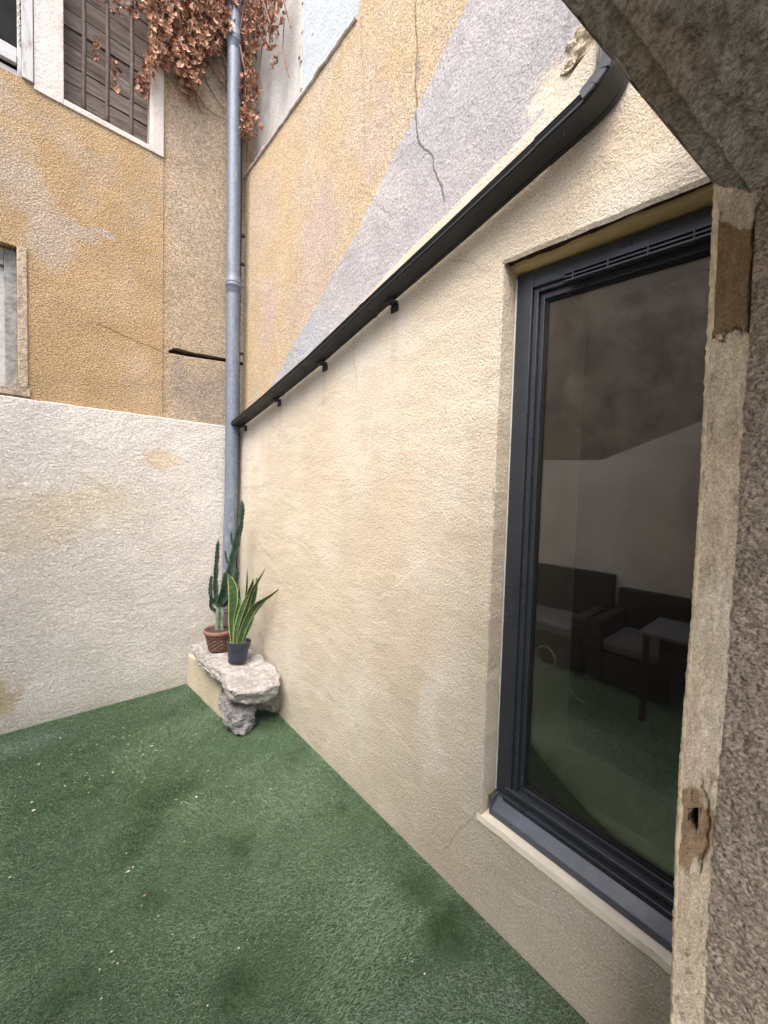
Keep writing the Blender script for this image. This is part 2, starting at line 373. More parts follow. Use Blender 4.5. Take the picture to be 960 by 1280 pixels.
def mat_glass():
    m = Mat('dusty_window_glass'); t = m.t; out = [n for n in t.nodes if n.type == 'OUTPUT_MATERIAL'][0]
    tr = m.n('ShaderNodeBsdfTransparent'); tr.inputs[0].default_value = (.84, .85, .83, 1)
    gl = m.n('ShaderNodeBsdfGlossy'); gl.inputs['Roughness'].default_value = .0; gl.inputs[0].default_value = (1, .985, .97, 1)
    fr = m.n('ShaderNodeFresnel'); fr.inputs[0].default_value = 1.52
    mx = m.n('ShaderNodeMixShader'); m.put(mx.inputs[0], m.ma('MULTIPLY', fr.outputs[0], 2.9, clamp=True)); m.put(mx.inputs[1], tr.outputs[0]); m.put(mx.inputs[2], gl.outputs[0])
    df = m.n('ShaderNodeBsdfDiffuse'); df.inputs[0].default_value = (.5, .48, .42, 1)
    streak = m.ma('MULTIPLY', m.ss(m.noise(7, 7, .75, m.mapv((1, 2.6, .25)), dist=.4), .50, .80), .035)
    spots = m.ma('MULTIPLY', m.ss(m.noise(70, 3, .6), .76, .80), .35)
    z = m.n('ShaderNodeSeparateXYZ'); m.put(z.inputs[0], m.P)
    topd = m.ma('MULTIPLY', m.ss(z.outputs[2], 1.4, 2.2), m.ma('MULTIPLY', m.ss(m.noise(9, 7, .7, dist=1), .42, .75), .07))
    dirt = m.ma('ADD', m.ma('ADD', m.ma('ADD', streak, spots), topd), .010, clamp=True)
    m2 = m.n('ShaderNodeMixShader'); m.put(m2.inputs[0], dirt); m.put(m2.inputs[1], mx.outputs[0]); m.put(m2.inputs[2], df.outputs[0])
    t.links.new(m2.outputs[0], out.inputs[0]); return m.m
M_GLASS = mat_glass()
def mat_jamb(name='bare_lime_mortar'):
    m = Mat(name, .95, .1).base(rgb(.55, .475, .36))
    m.layer(m.ss(m.noise(6, 6, .7, m.mapv((1, 1, .4))), .42, .64), rgb(.63, .565, .46))
    m.layer(m.ma('MULTIPLY', m.ss(m.noise(30, 6, .75, m.mapv((1, 1, .5))), .56, .66), .7), rgb(.17, .135, .10))
    m.layer(m.ma('MULTIPLY', m.ell((.99, .14, 1.947), (.075, .3, .120), .06, 22, 1.06, .98), m.ss(m.noise(50, 5, .7), .38, .52)), rgb(.10, .07, .045))
    m.layer(m.ell((.985, .14, 1.947), (.060, .3, .108), .055, 22, 1.06, .96), rgb(.215, .155, .09))
    m.layer(m.ell((1.0, .14, 2.065), (.045, .3, .035), .03, 30, 1.1, .9), rgb(.50, .44, .36))
    m.layer(m.ell((.978, .14, .84), (.042, .3, .085), .045, 22, 1.1, .9), rgb(.29, .21, .135))
    m.vary(.08, 12).vary(.14, 90, 4)
    m.bump(m.noise(60, 6, .7, m.mapv((1, 1, .5))), .006, 1.); m.pits(220, .72, 1.12, .003); m.pits(60, .84, 1.05, .003, m.mapv((1, 1, .3))); return m.done()
M_JAMB = mat_jamb()
M_ARRIS = simple('yellow_plaster_edge', rgb(.56, .475, .33), .95, .1, 0, .25, 40, .006, 110)
def mat_roughside():
    m = Mat('rough_brown_roughcast', .95, .1).base(rgb(.44, .375, .31))
    m.layer(m.ss(m.noise(5, 5, .7), .45, .65), rgb(.46, .39, .32))
    m.vary(.12, 10).vary(.2, 110, 3)
    m.bump(m.ss(m.vor(105, m.warp(.01, 70), 'SMOOTH_F1'), .05, .6), -.006, 1.); m.pits(170, .58, 1.2, .005); return m.done()
M_ROUGHSIDE = mat_roughside()
def mat_soffit():
    m = Mat('grey_green_soffit', .95, .1).base(rgb(.36, .345, .315))
    m.layer(m.ss(m.noise(5, 6, .7), .42, .66), rgb(.43, .41, .37))
    m.layer(m.ma('MULTIPLY', m.ss(m.noise(14, 6, .75), .58, .70), .7), rgb(.12, .105, .085))
    m.layer(m.ma('MULTIPLY', m.ell((.62, .18, 2.1), (.12, .04, .3), .1, 10, 1.2, .5), .5), rgb(.33, .27, .2))
    m.vary(.10, 40, 5)
    m.bump(m.noise(45, 6, .7), .008, 1.); m.pits(130, .58, 1.22, .005); m.pits(45, .84, 1.08, .008); return m.done()
M_SOFFIT = mat_soffit()
def mat_stone(name, c, c2, c3):
    m = Mat(name, .9, .2).base(c)
    m.layer(m.ss(m.noise(14, 6, .7), .42, .62), c2)
    m.layer(m.ma('MULTIPLY', m.ss(m.noise(30, 7, .75, dist=1.5), .57, .66), .8), c3)
    m.vary(.10, 60)
    m.bump(m.noise(25, 9, .75, dist=.8), .022, 1.); m.pits(110, .84, 1.06, .004); m.pits(18, .74, 1.08, .018); return m.done()
M_STONE = mat_stone('pale_limestone', rgb(.43, .425, .42), rgb(.53, .53, .525), rgb(.25, .24, .235))
M_STONEG = mat_stone('bluish_grey_stone', rgb(.27, .275, .30), rgb(.37, .375, .395), rgb(.15, .15, .165))
M_STONEB = mat_stone('brownish_stone', rgb(.34, .31, .26), rgb(.43, .40, .36), rgb(.19, .17, .15))

# ------------------------------------------------------------------ ground
M_GROUND = simple('pale_paving', rgb(.34, .32, .29), .95, .1, 0, .2, 3, .004, 90)
g = MB(); g.quad((-60, -60, -.006), (60, -60, -.006), (60, 60, -.006), (-60, 60, -.006))
tag(g.build('ground', M_GROUND), kind='structure')
M_BACKING = simple('turf_backing', rgb(.07, .115, .065), .95, .1, 0, .2, 12, .004, 90)
g = MB(); g.quad((-1.60, -.35, 0), (D+.02, -.35, 0), (D+.02, YL+.02, 0), (-1.60, YL+.02, 0))
tag(g.build('turf_mat', M_BACKING), kind='structure')

def grass():
    # short artificial pile; each blade a bent two-triangle strip, pile direction drifts in patches
    x0, x1, y0, y1 = -1.55, D-.004, -.25, YL-.004
    area = []
    N = 640000
    X = rng.uniform(x0, x1, N*2); Y = rng.uniform(y0, y1, N*2)
    # keep everything the lens can see dense, thin out the rest
    see = (X*cos(YAW)-Y*sin(YAW) > -1.06*(X*sin(YAW)+Y*cos(YAW))-.1)
    keep = see | (rng.random(N*2) < .55)
    X, Y = X[keep][:N], Y[keep][:N]; N = len(X)
    def field(sc, seed):
        gx = np.linspace(x0, x1, 70); gy = np.linspace(y0, y1, 85)
        G = np.array([[fbm((a, b, 0), sc, 3, seed) for a in gx] for b in gy])
        ix = (X-x0)/(x1-x0)*69; iy = (Y-y0)/(y1-y0)*84
        i0 = np.clip(ix.astype(int), 0, 68); j0 = np.clip(iy.astype(int), 0, 83); fx = ix-i0; fy = iy-j0
        return (G[j0, i0]*(1-fx)+G[j0, i0+1]*fx)*(1-fy)+(G[j0+1, i0]*(1-fx)+G[j0+1, i0+1]*fx)*fy
    n1, n2, n3 = field(1.3, 3.), field(1.3, 19.), field(3.2, 41.)
    ang = -2.2 + 1.6*n1 + rng.normal(0, .55, N)
    lean = np.clip(1.15 + .5*n2 + rng.normal(0, .3, N), .2, 2.2)
    h = rng.uniform(.006, .013, N)*(1+.18*n3)
    edge = (D-X < .03) | (YL-Y < .02); h = np.where(edge, h*rng.uniform(1., 1.7, N), h)
    wd = rng.uniform(.0006, .0012, N)
    tw = rng.uniform(0, pi, N)
    dx, dy = np.cos(ang)*lean*h, np.sin(ang)*lean*h
    # keep tips out of the walls
    sx, sy = np.cos(tw)*wd, np.sin(tw)*wd
    V = np.empty((N, 5, 3))
    V[:, 0] = np.stack([X-sx, Y-sy, 0*X+.0005], 1); V[:, 1] = np.stack([X+sx, Y+sy, 0*X+.0005], 1)
    V[:, 2] = np.stack([X-sx*.8+dx*.35, Y-sy*.8+dy*.35, h*.62], 1); V[:, 3] = np.stack([X+sx*.8+dx*.35, Y+sy*.8+dy*.35, h*.62], 1)
    V[:, 4] = np.stack([X+dx, Y+dy, h], 1)
    V[:, :, 0] = np.minimum(V[:, :, 0], D-.0015); V[:, :, 1] = np.minimum(V[:, :, 1], YL-.0015)
    me = bpy.data.meshes.new('turf_grass')
    me.vertices.add(N*5); me.vertices.foreach_set('co', V.reshape(-1))
    b = (np.arange(N)*5)[:, None]
    T = np.concatenate([b+[0, 1, 3], b+[0, 3, 2], b+[2, 3, 4]], 1).reshape(-1)
    nt = N*3
    me.loops.add(nt*3); me.loops.foreach_set('vertex_index', T)
    me.polygons.add(nt); me.polygons.foreach_set('loop_start', np.arange(nt)*3); me.polygons.foreach_set('loop_total', np.full(nt, 3))
    me.update(); me.validate()
    at = me.attributes.new('rnd', 'FLOAT', 'POINT'); at.data.foreach_set('value', np.repeat(rng.random(N), 5))
    m = Mat('artificial_grass_fibre', .55, .35)
    a = m.n('ShaderNodeAttribute'); a.attribute_name = 'rnd'
    m.base(m.mix(a.outputs['Fac'], rgb(.14, .235, .13), rgb(.37, .50, .36)))
    m.layer(m.ss(a.outputs['Fac'], .88, .90), rgb(.34, .40, .27))
    m.layer(m.ma('MULTIPLY', m.ss(m.noise(1.5, 5, .65, dist=.5), .42, .62), .55), rgb(.26, .36, .265))
    m.layer(m.ma('MULTIPLY', m.ss(m.noise(3.2, 5, .7, dist=.6), .56, .70), .7), rgb(.07, .135, .05))
    for c_, r_, k in (((-.15, 2.98, 0), (.30, .14, 1), .75), ((.70, 3.02, 0), (.14, .10, 1), .55), ((.92, .66, 0), (.10, .12, 1), .35)):   # pale dusty pile
        m.layer(m.ma('MULTIPLY', m.ell(c_, r_, .16, 6, 1.25, .3), k), rgb(.42, .50, .45))
    for c_, r_, k in (((.05, 2.35, 0), (.22, .12, 1), .6), ((.35, 2.15, 0), (.13, .10, 1), .6), ((.55, 1.05, 0), (.12, .14, 1), .5), ((.13, 2.7, 0), (.18, .1, 1), .4)):     # worn dull spots
        m.layer(m.ma('MULTIPLY', m.ell(c_, r_, .14, 8, 1.25, .3), k), rgb(.12, .19, .085))
    for px, py, a_, b_, k, cc in ((560, 1165, .13, .09, .75, 0), (520, 1110, .08, .10, .5, 0), (200, 1000, .22, .10, .6, 0), (180, 1040, .12, .10, .5, 0), (300, 1060, .09, .10, .5, 0), (295, 1235, .08, .08, .65, 0), (190, 1125, .06, .06, .5, 0), (85, 1245, .08, .07, .5, 0), (640, 1255, .07, .05, .5, 1), (520, 1262, .09, .04, .4, 1)):
        r = Fw + Rt*((px-480)/FPX) - Up*((py-640)/FPX); t = -EYE/r.z
        m.layer(m.ma('MULTIPLY', m.ell((r.x*t, r.y*t, 0), (a_, b_, 1), .12, 9, 1.25, .25), min(1, k*1.25)), rgb(.05, .10, .032) if cc == 0 else rgb(.40, .48, .44))
    me.materials.append(m.done())
    o = bpy.data.objects.new('turf_grass', me); COL.objects.link(o)
    tag(o, 'short green artificial grass covering the courtyard floor', 'grass', kind='stuff')
grass()

# ------------------------------------------------------------------ long cream wall with the window
ztop_x = [-.6, .2, .45, .50, .61, .742, 1.01, 1.277, 1.625, 2.0, 2.6, 3.3]
ztop_y = [2.9, 2.85, 2.80, 2.79, 2.709, 2.664, 2.598, 2.535, 2.425, 2.31, 2.17, 2.0]
WY0, WY1, WZ0, WZ1 = -.28, .760, .362, 2.297        # masonry opening
def shear(z, y): return z - (WY1-y)*.075*max(0, (z-.36)/1.9) - (WY1-y)*.02*max(0, 1-(z-.36)/1.9)
RD = .135                                            # depth of the reveal
wall = thing('rendered_wall', 'long cream rendered wall holding the big dark framed window', 'wall', (D, 1.5, 0))
mb = MB()
ys = sorted(set([-.6, WY0, WY1, .2]+[round(-.6+i*.03, 3) for i in range(0, 127) if -.6+i*.03 < YL+.02]+[YL+.02]))
def ztop(y): return interp(y, ztop_x, ztop_y) + .007*fbm((y*3, 0, 0), 6)
EDG = lambda y, z: .0035*fbm((0, y, z), 22)
for a, b in zip(ys[:-1], ys[1:]):
    if a >= WY0-1e-6 and b <= WY1+1e-6:
        mb.quad((D, a, shear(WZ0, a)), (D, a, -.05), (D, b, -.05), (D, b, shear(WZ0, b)))
        za, zb = shear(WZ1, a)+EDG(a, 2), shear(WZ1, b)+EDG(b, 2)
        mb.quad((D, a, ztop(a)), (D, a, za+.012), (D, b, zb+.012), (D, b, ztop(b)))
        mb.quad((D, a, za+.012), (D+.006, a, za), (D+.006, b, zb), (D, b, zb+.012))
        mb.quad((D+.006, a, za), (D+.007, a, za+.02), (D+.007, b, zb+.02), (D+.006, b, zb))
    else:
        mb.quad((D, a, ztop(a)), (D, a, -.05), (D, b, -.05), (D, b, ztop(b)))
    mb.quad((D, a, ztop(a)), (D, b, ztop(b)), (D+.05, b, ztop(b)+.012), (D+.05, a, ztop(a)+.012))
mb.build('new_render', M_CREAM, wall)
# core behind the render: reveal faces, sill ledge, underside
mb = MB()
zs = [WZ0+(WZ1-WZ0)*i/60 for i in range(61)]
for z0, z1 in zip(zs[:-1], zs[1:]):
    e0, e1 = EDG(1, z0), EDG(1, z1)
    mb.quad((D, WY1+e0, z0), (D, WY1+e1, z1), (D+.005, WY1-.004+e1*.6, z1), (D+.005, WY1-.004+e0*.6, z0))
    mb.quad((D+.005, WY1-.004+e0*.6, z0), (D+.005, WY1-.004+e1*.6, z1), (D+RD+.1, WY1-.012, z1), (D+RD+.1, WY1-.012, z0))
mb.quad((D, WY0, WZ0-.05), (D+RD+.1, WY0, WZ0-.05), (D+RD+.1, WY0, WZ1+.05), (D, WY0, WZ1+.05))
mb.build('reveal', M_CREAM, wall)
mb = MB(); mb.add([(D-.002, WY0, shear(WZ0, WY0)), (D-.002, WY1+.02, shear(WZ0, WY1)), (D+RD, WY1+.02, WZ0+.006), (D+RD, WY0, WZ0-.03),
                   (D-.002, WY0, shear(WZ0, WY0)-.04), (D-.002, WY1+.02, WZ0-.004)], [(0, 3, 2, 1)])
led = MB()
for a, b in zip(np.linspace(WY0, WY1+.012, 60)[:-1], np.linspace(WY0, WY1+.012, 60)[1:]):
    za, zb = shear(WZ0, a), shear(WZ0, b); ea, eb = .003*fbm((a, 0, 9), 14), .003*fbm((b, 0, 9), 14)
    led.quad((D-.004+ea, a, za-.020), (D-.004+eb, b, zb-.020), (D-.001+eb, b, zb+.001), (D-.001+ea, a, za+.001))
    led.quad((D-.001+ea, a, za+.001), (D-.001+eb, b, zb+.001), (D+RD, b, zb+.010), (D+RD, a, za+.010))
    led.quad((D+.002, a, za-.024), (D+.002, b, zb-.024), (D-.004+eb, b, zb-.020), (D-.004+ea, a, za-.020))
led.build('ledge', M_LEDGE, wall, smooth=True)
lin = MB()
yy = np.linspace(WY0, WY1-.004, 90)
for a, b in zip(yy[:-1], yy[1:]):
    za, zb = shear(WZ1, a)+.008, shear(WZ1, b)+.008
    lin.quad((D+.0065, a, za), (D+.0065, b, zb), (D+.075, b, zb+.002), (D+.075, a, za+.002))
lin.build('steel_lintel', M_LINTEL, wall)
soff = MB()
for a, b in zip(yy[:-1], yy[1:]):
    za, zb = shear(WZ1, a)-.006, shear(WZ1, b)-.006
    xa, xb = D+.046+.010*fbm((a, 0, 5), 9)-.030*(WY1-a), D+.046+.010*fbm((b, 0, 5), 9)-.030*(WY1-b)
    soff.quad((xa, a, za), (xb, b, zb), (D+RD+.1, b, zb), (D+RD+.1, a, za))
    soff.quad((xa, a, za+.02), (xb, b, zb+.02), (xb, b, zb), (xa, a, za))
soff.build('lintel_underside', M_BEIGE, wall)

# window
FX = D+.078           # outer frame face
def sh(v): return Vector((v.x, v.y, shear(v.z, v.y)))
def ring(mb, y0, y1, z0, z1, wl, wr, wb, wt, x0, x1):
    mb.box((x0, y1-wl, z0), (x1, y1, z1), sh)
    mb.box((x0, y0, z0), (x1, y0+wr, z1), sh)
    mb.box((x0, y0+wr, z1-wt), (x1, y1-wl, z1), sh)
    mb.box((x0, y0+wr, z0), (x1, y1-wl, z0+wb), sh)
fy0, fy1, fz0, fz1 = -.24, .748, .395, 2.283
mb = MB(); ring(mb, fy0, fy1, fz0, fz1, .058, .058, .045, .058, FX, FX+.06)
win = mb.build('window', M_FRAME, wall, bevel=.003, label='tall fixed window with dark anthracite frame')
mb = MB(); ring(mb, fy0+.058, fy1-.058, fz0+.045, fz1-.058, .018, .018, .020, .016, FX+.010, FX+.055)
mb.build('glazing_bead', M_FRAME, win, bevel=.003)
mb = MB(); ring(mb, fy0+.076, fy1-.076, fz0+.065, fz1-.074, .016, .016, .018, .022, FX+.024, FX+.055)
mb.build('inner_bead', M_FRAME, win, bevel=.002)
mb = MB(); ring(mb, fy0+.092, fy1-.092, fz0+.083, fz1-.096, .006, .006, .006, .006, FX+.032, FX+.05)
mb.build('gasket', M_RUBBER, win)
gy0, gy1, gz0, gz1 = fy0+.096, fy1-.096, fz0+.087, fz1-.1
mb = MB(); mb.box((FX+.040, gy0, gz0), (FX+.046, gy1, gz1), sh); mb.build('pane', M_GLASS, win)
# raised bars along the bottom rail
mb = MB()
for (xa, xb, za, zb) in ((FX-.012, FX+.004, .412, .432), (FX-.004, FX+.012, .445, .462)):
    mb.box((xa, fy0+.04, za), (xb, fy1-.035, zb), sh)
mb.build('drip_rail', M_FRAME, win, bevel=.004)
# trickle vent along the top rail
mb = MB()
for i in range(3): mb.box((FX-.010, -.1, 2.205+i*.012), (FX+.004, .58, 2.211+i*.012), sh)
for i in range(7): mb.box((FX-.011, -.05+i*.1, 2.203), (FX+.004, -.046+i*.1, 2.238), sh)
mb.build('trickle_vent', M_FRAME, win, bevel=.001)
# metal sill: sloping tray with a turned-down nose
mb = MB()
pr = [(FX+.01, .421), (FX-.004, .417), (D+.032, .392), (D+.028, .389), (D+.028, .366), (D+.031, .366), (D+.031, .386), (FX+.01, .405)]
for a, b in ((WY0+.01, .738),):
    vs = [(x, a, shear(z, a)) for x, z in pr]+[(x, b, shear(z, b)) for x, z in pr]; n = len(pr)
    mb.add(vs, [(i, (i+1) % n, n+(i+1) % n, n+i) for i in range(n)]+[tuple(range(n)), tuple(range(2*n-1, n-1, -1))])
mb.box((D+.026, .733, .368), (FX, .741, .428), None)
mb.build('sill', M_SILL, win, bevel=.0015, label='blue grey metal sill below the glass')
# brightened weather strip on the sill's back edge
mb = MB(); mb.box((FX-.006, WY0+.02, .418), (FX+.002, .730, .424), sh); mb.build('sill_upstand', M_SILL, win, bevel=.001)
# sealant line round the frame
M_SEAL = simple('grey_sealant', rgb(.40, .41, .40), .5, .4, 0, .1)
mb = MB(); pts = [(FX-.001, fy1+.001, z) for z in np.linspace(.43, 2.27, 20)]; mb.tube(pts, .0035, 6)
mb.build('sealant', M_SEAL, win)
# the room behind the glass
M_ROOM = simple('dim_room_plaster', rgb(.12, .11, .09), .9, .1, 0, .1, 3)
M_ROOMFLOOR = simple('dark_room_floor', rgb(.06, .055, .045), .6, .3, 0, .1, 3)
M_INREV = simple('inner_reveal_plaster', rgb(.74, .70, .60), .9, .1, 0, .08, 8)
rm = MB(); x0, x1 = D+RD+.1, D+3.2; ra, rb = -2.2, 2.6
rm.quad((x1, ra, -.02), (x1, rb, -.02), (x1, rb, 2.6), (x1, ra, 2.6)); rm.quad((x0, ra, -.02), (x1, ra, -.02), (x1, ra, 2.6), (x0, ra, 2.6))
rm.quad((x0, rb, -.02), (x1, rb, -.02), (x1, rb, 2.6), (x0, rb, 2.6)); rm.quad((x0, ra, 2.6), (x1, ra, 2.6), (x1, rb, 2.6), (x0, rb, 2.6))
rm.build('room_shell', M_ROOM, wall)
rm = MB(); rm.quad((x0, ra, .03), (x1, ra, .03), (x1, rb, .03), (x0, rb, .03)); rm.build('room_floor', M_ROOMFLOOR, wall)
rm = MB(); X0, X1 = FX+.05, D+.42
rm.quad((X0, .646, .40), (X1, .646, .40), (X1, .646, 2.3), (X0, .646, 2.3)); rm.quad((X0, -.19, .40), (X1, -.19, .40), (X1, -.19, 2.3), (X0, -.19, 2.3))
rm.quad((X0+.004, -.19, .500), (X1, -.19, .500), (X1, .646, .515), (X0+.004, .646, .515)); rm.quad((X0, -.19, 2.25), (X1, -.19, 2.25), (X1, .685, 2.25), (X0, .685, 2.25))
rm.quad((X1, ra, 0), (X1, -.19, 0), (X1, -.19, 2.6), (X1, ra, 2.6)); rm.quad((X1, .685, 0), (X1, rb, 0), (X1, rb, 2.6), (X1, .685, 2.6))
rm.quad((X1, -.19, 0), (X1, .685, 0), (X1, .685, .47), (X1, -.19, .455)); rm.quad((X1, -.19, 2.25), (X1, .685, 2.25), (X1, .685, 2.6), (X1, -.19, 2.6))
rm.box((FX+.056, -.15, .486), (FX+.075, .645, .528)); rm.build('inner_reveal', M_INREV, wall)

# ------------------------------------------------------------------ old yellow wall above it
gab = thing('old_yellow_wall', 'old yellow roughcast wall rising above the black gutter', 'wall', (D+.03, 1.5, 2.0))
mb = MB(); XY = D+.034
cz = lambda y: interp(y, [1.66, 2.4, 3.22], [3.925, 3.965, 4.02]) + .008*fbm((0, y, 0), 12)
yg = [-.6+i*.06 for i in range(0, 64)]
for a, b in zip(yg[:-1], yg[1:]):
    am = (a+b)/2
    if am < 1.685: zl = 2.4 if am < .9 else 1.8; mb.quad((XY, a, 5.6), (XY, a, zl), (XY, b, zl), (XY, b, 5.6))
    else:
        mb.quad((XY, a, cz(a)), (XY, a, 1.8), (XY, b, 1.8), (XY, b, cz(b)))
        mb.quad((XY, a, cz(a)), (XY, b, cz(b)), (XY+.09, b, cz(b)+.01), (XY+.09, a, cz(a)+.01))
mb.quad((XY, 1.68, cz(1.7)), (XY+.09, 1.68, cz(1.7)), (XY+.09, 1.68, 5.6), (XY, 1.68, 5.6))
mb.build('old_render', M_YELLOW, gab)
# thin worn cap along the stepped top
mb = MB(); M_CAP = simple('grey_mortar_cap', rgb(.42, .40, .38), .9, .2, 0, .25, 20, .004, 60)
pth = [(XY-.004+.004*fbm((y, 1, 1), 9), y, cz(y)+.004) for y in np.linspace(1.69, 3.19, 50)]
mb.tube(pth, [.010+.005*abs(fbm((p[1], 3, 0), 8)) for p in pth], 7); mb.build('mortar_cap', M_CAP, gab)
# grey cement patch
gp = [(-.55, 4.7), (.56, 3.72), (.78, 3.50), (.976, 3.341), (1.252, 3.122), (1.643, 2.83), (2.119, 2.546), (2.681, 2.219), (3.10, 2.06)]
gpx, gpz = [p[0] for p in gp], [p[1] for p in gp]
mb = MB(); XG = D+.020
yv = np.linspace(-.55, 3.12, 300)
for a, b in zip(yv[:-1], yv[1:]):
    za, zb = interp(a, gpx, gpz)+.009*fbm((a, 2, 0), 13, 5), interp(b, gpx, gpz)+.009*fbm((b, 2, 0), 13, 5)
    zl = 2.4 if a < .9 else 1.8; mb.quad((XG, a, za-.006), (XG, a, zl), (XG, b, zl), (XG, b, zb-.006))
    mb.quad((XG, a, za-.006), (XG, b, zb-.006), (XY, b, zb), (XY, a, za))
mb.build('cement_patch', M_GREY, gab, label='grey cement patch with a diagonal upper edge')
# broken lumps where the new render meets the grey patch
M_LUMP = simple('broken_mortar', rgb(.42, .37, .28), .95, .1, 0, .2, 25, .008, 70)
def rock(name, pts, mat, parent, cuts=3, amp=.02, sc=12, seed=0, amp2=.004):
    bm = bmesh.new()
    for p in pts: bm.verts.new(p)
    r = bmesh.ops.convex_hull(bm, input=bm.verts)
    bmesh.ops.delete(bm, geom=list({e for e in r['geom_unused']+r['geom_interior'] if isinstance(e, bmesh.types.BMVert)}), context='VERTS')
    bmesh.ops.bevel(bm, geom=bm.edges[:], offset=amp*.7, segments=1, affect='EDGES')
    bmesh.ops.triangulate(bm, faces=bm.faces)
    for _ in range(cuts):
        bmesh.ops.subdivide_edges(bm, edges=[e for e in bm.edges if e.calc_length() > amp*.5], cuts=1, use_grid_fill=True)
        bmesh.ops.triangulate(bm, faces=bm.faces)
    bm.normal_update()
    mv = {}
    for v in bm.verts:
        p = v.co
        d_ = amp*(mnoise.turbulence(p*sc+Vector((seed, 0, 0)), 4, False)-.55) + amp2*(fbm(p, sc*5, 3, seed)) + amp*.5*(mnoise.voronoi(p*sc*1.3+Vector((seed, 3, 0)))[0][0]-.4)
        mv[v] = v.normal*d_
    for v, d_ in mv.items(): v.co += d_
    bm.normal_update()
    o = MB(); o.v = [tuple(v.co) for v in bm.verts]; bm.verts.index_update(); o.f = [[v.index for v in f.verts] for f in bm.faces]; o.m = [0]*len(o.f); bm.free()
    return o
mb = rock('', [(XG-.02, .41, 2.78), (XG+.03, .40, 2.86), (XG-.016, .57, 2.77), (XG+.02, .66, 2.80), (XG-.028, .44, 2.88), (XG-.02, .53, 2.86), (XG-.005, .47, 2.97), (XG+.03, .56, 2.95), (XG, .60, 2.86)], None, None, 3, .014, 30, 5)
mb.build('broken_mortar', M_LUMP, gab)
# white walls above the yellow one's top
upw = thing('whitewashed_wall', 'pale blue and white painted wall above the sloping yellow wall', 'wall', (D+.13, 2.4, 3.9))
mb = MB(); XW = D+.122
mb.quad((XW, 2.41, 3.7), (XW, 3.25, 3.7), (XW, 3.25, 5.6), (XW, 2.41, 5.6)); mb.build('whitewash', M_OLDWHITE, upw)
mb = MB(); XB = D+.105
mb.box((XB, 1.67, 3.7), (XB+.03, 2.412, 5.6)); mb.build('painted_panel', M_PALEBLUE, upw, label='smooth pale blue white panel')
for (px, py) in ((390, 35), (373, 64)):
    y, z = wallx(px, py, .1); mb = MB(); mb.box((XB-.003, y-.012, z-.035), (XB+.01, y+.012, z+.035))
    mb.build('slot', M_CAP, upw)
mb = MB()
for i in range(9): mb.box((XB-.006+.001*(i % 2), 2.398+random.uniform(-.004, .004), 3.98+i*.18), (XB+.02, 2.418, 4.12+i*.18))
mb.build('edge_strip', M_CAP, upw)

# ------------------------------------------------------------------ low white wall, plinth
low = thing('low_white_wall', 'low white rendered wall at the far end of the grass', 'wall', (0, YL, 0))
mb = MB(); xs = [-2.2+i*.05 for i in range(0, 68)]
for a, b in zip(xs[:-1], xs[1:]):
    za, zb = 2.021+.005*fbm((a, 0, 0), 9), 2.021+.005*fbm((b, 0, 0), 9)
    mb.quad((a, YL, -.05), (b, YL, -.05), (b, YL, zb-.006), (a, YL, za-.006))
    mb.quad((a, YL, za-.006), (b, YL, zb-.006), (b, YL+.005, zb), (a, YL+.005, za))
    mb.quad((a, YL+.005, za), (b, YL+.005, zb), (b, YO+.2, zb), (a, YO+.2, za))
mb.build('render', M_WHITE, low)
pl = thing('masonry_plinth', 'small cream plinth in the corner under the flat stone', 'plinth', (.95, 2.9, 0))
mb = MB(); mb.add([(.79, YL-.002, 0), (.845, 2.56, 0), (D-.004, 2.56, 0), (D-.004, YL-.002, 0), (.80, YL-.002, .235), (.85, 2.57, .215), (D-.004, 2.57, .228), (D-.004, YL-.002, .262)],
    [(4, 5, 6, 7), (0, 1, 5, 4), (1, 2, 6, 5), (2, 3, 7, 6), (3, 0, 4, 7)])
mb.build('plinth_block', simple('cream_plinth', rgb(.50, .45, .35), .93, .1, 0, .08, 6, .006, 60), pl, bevel=.008)

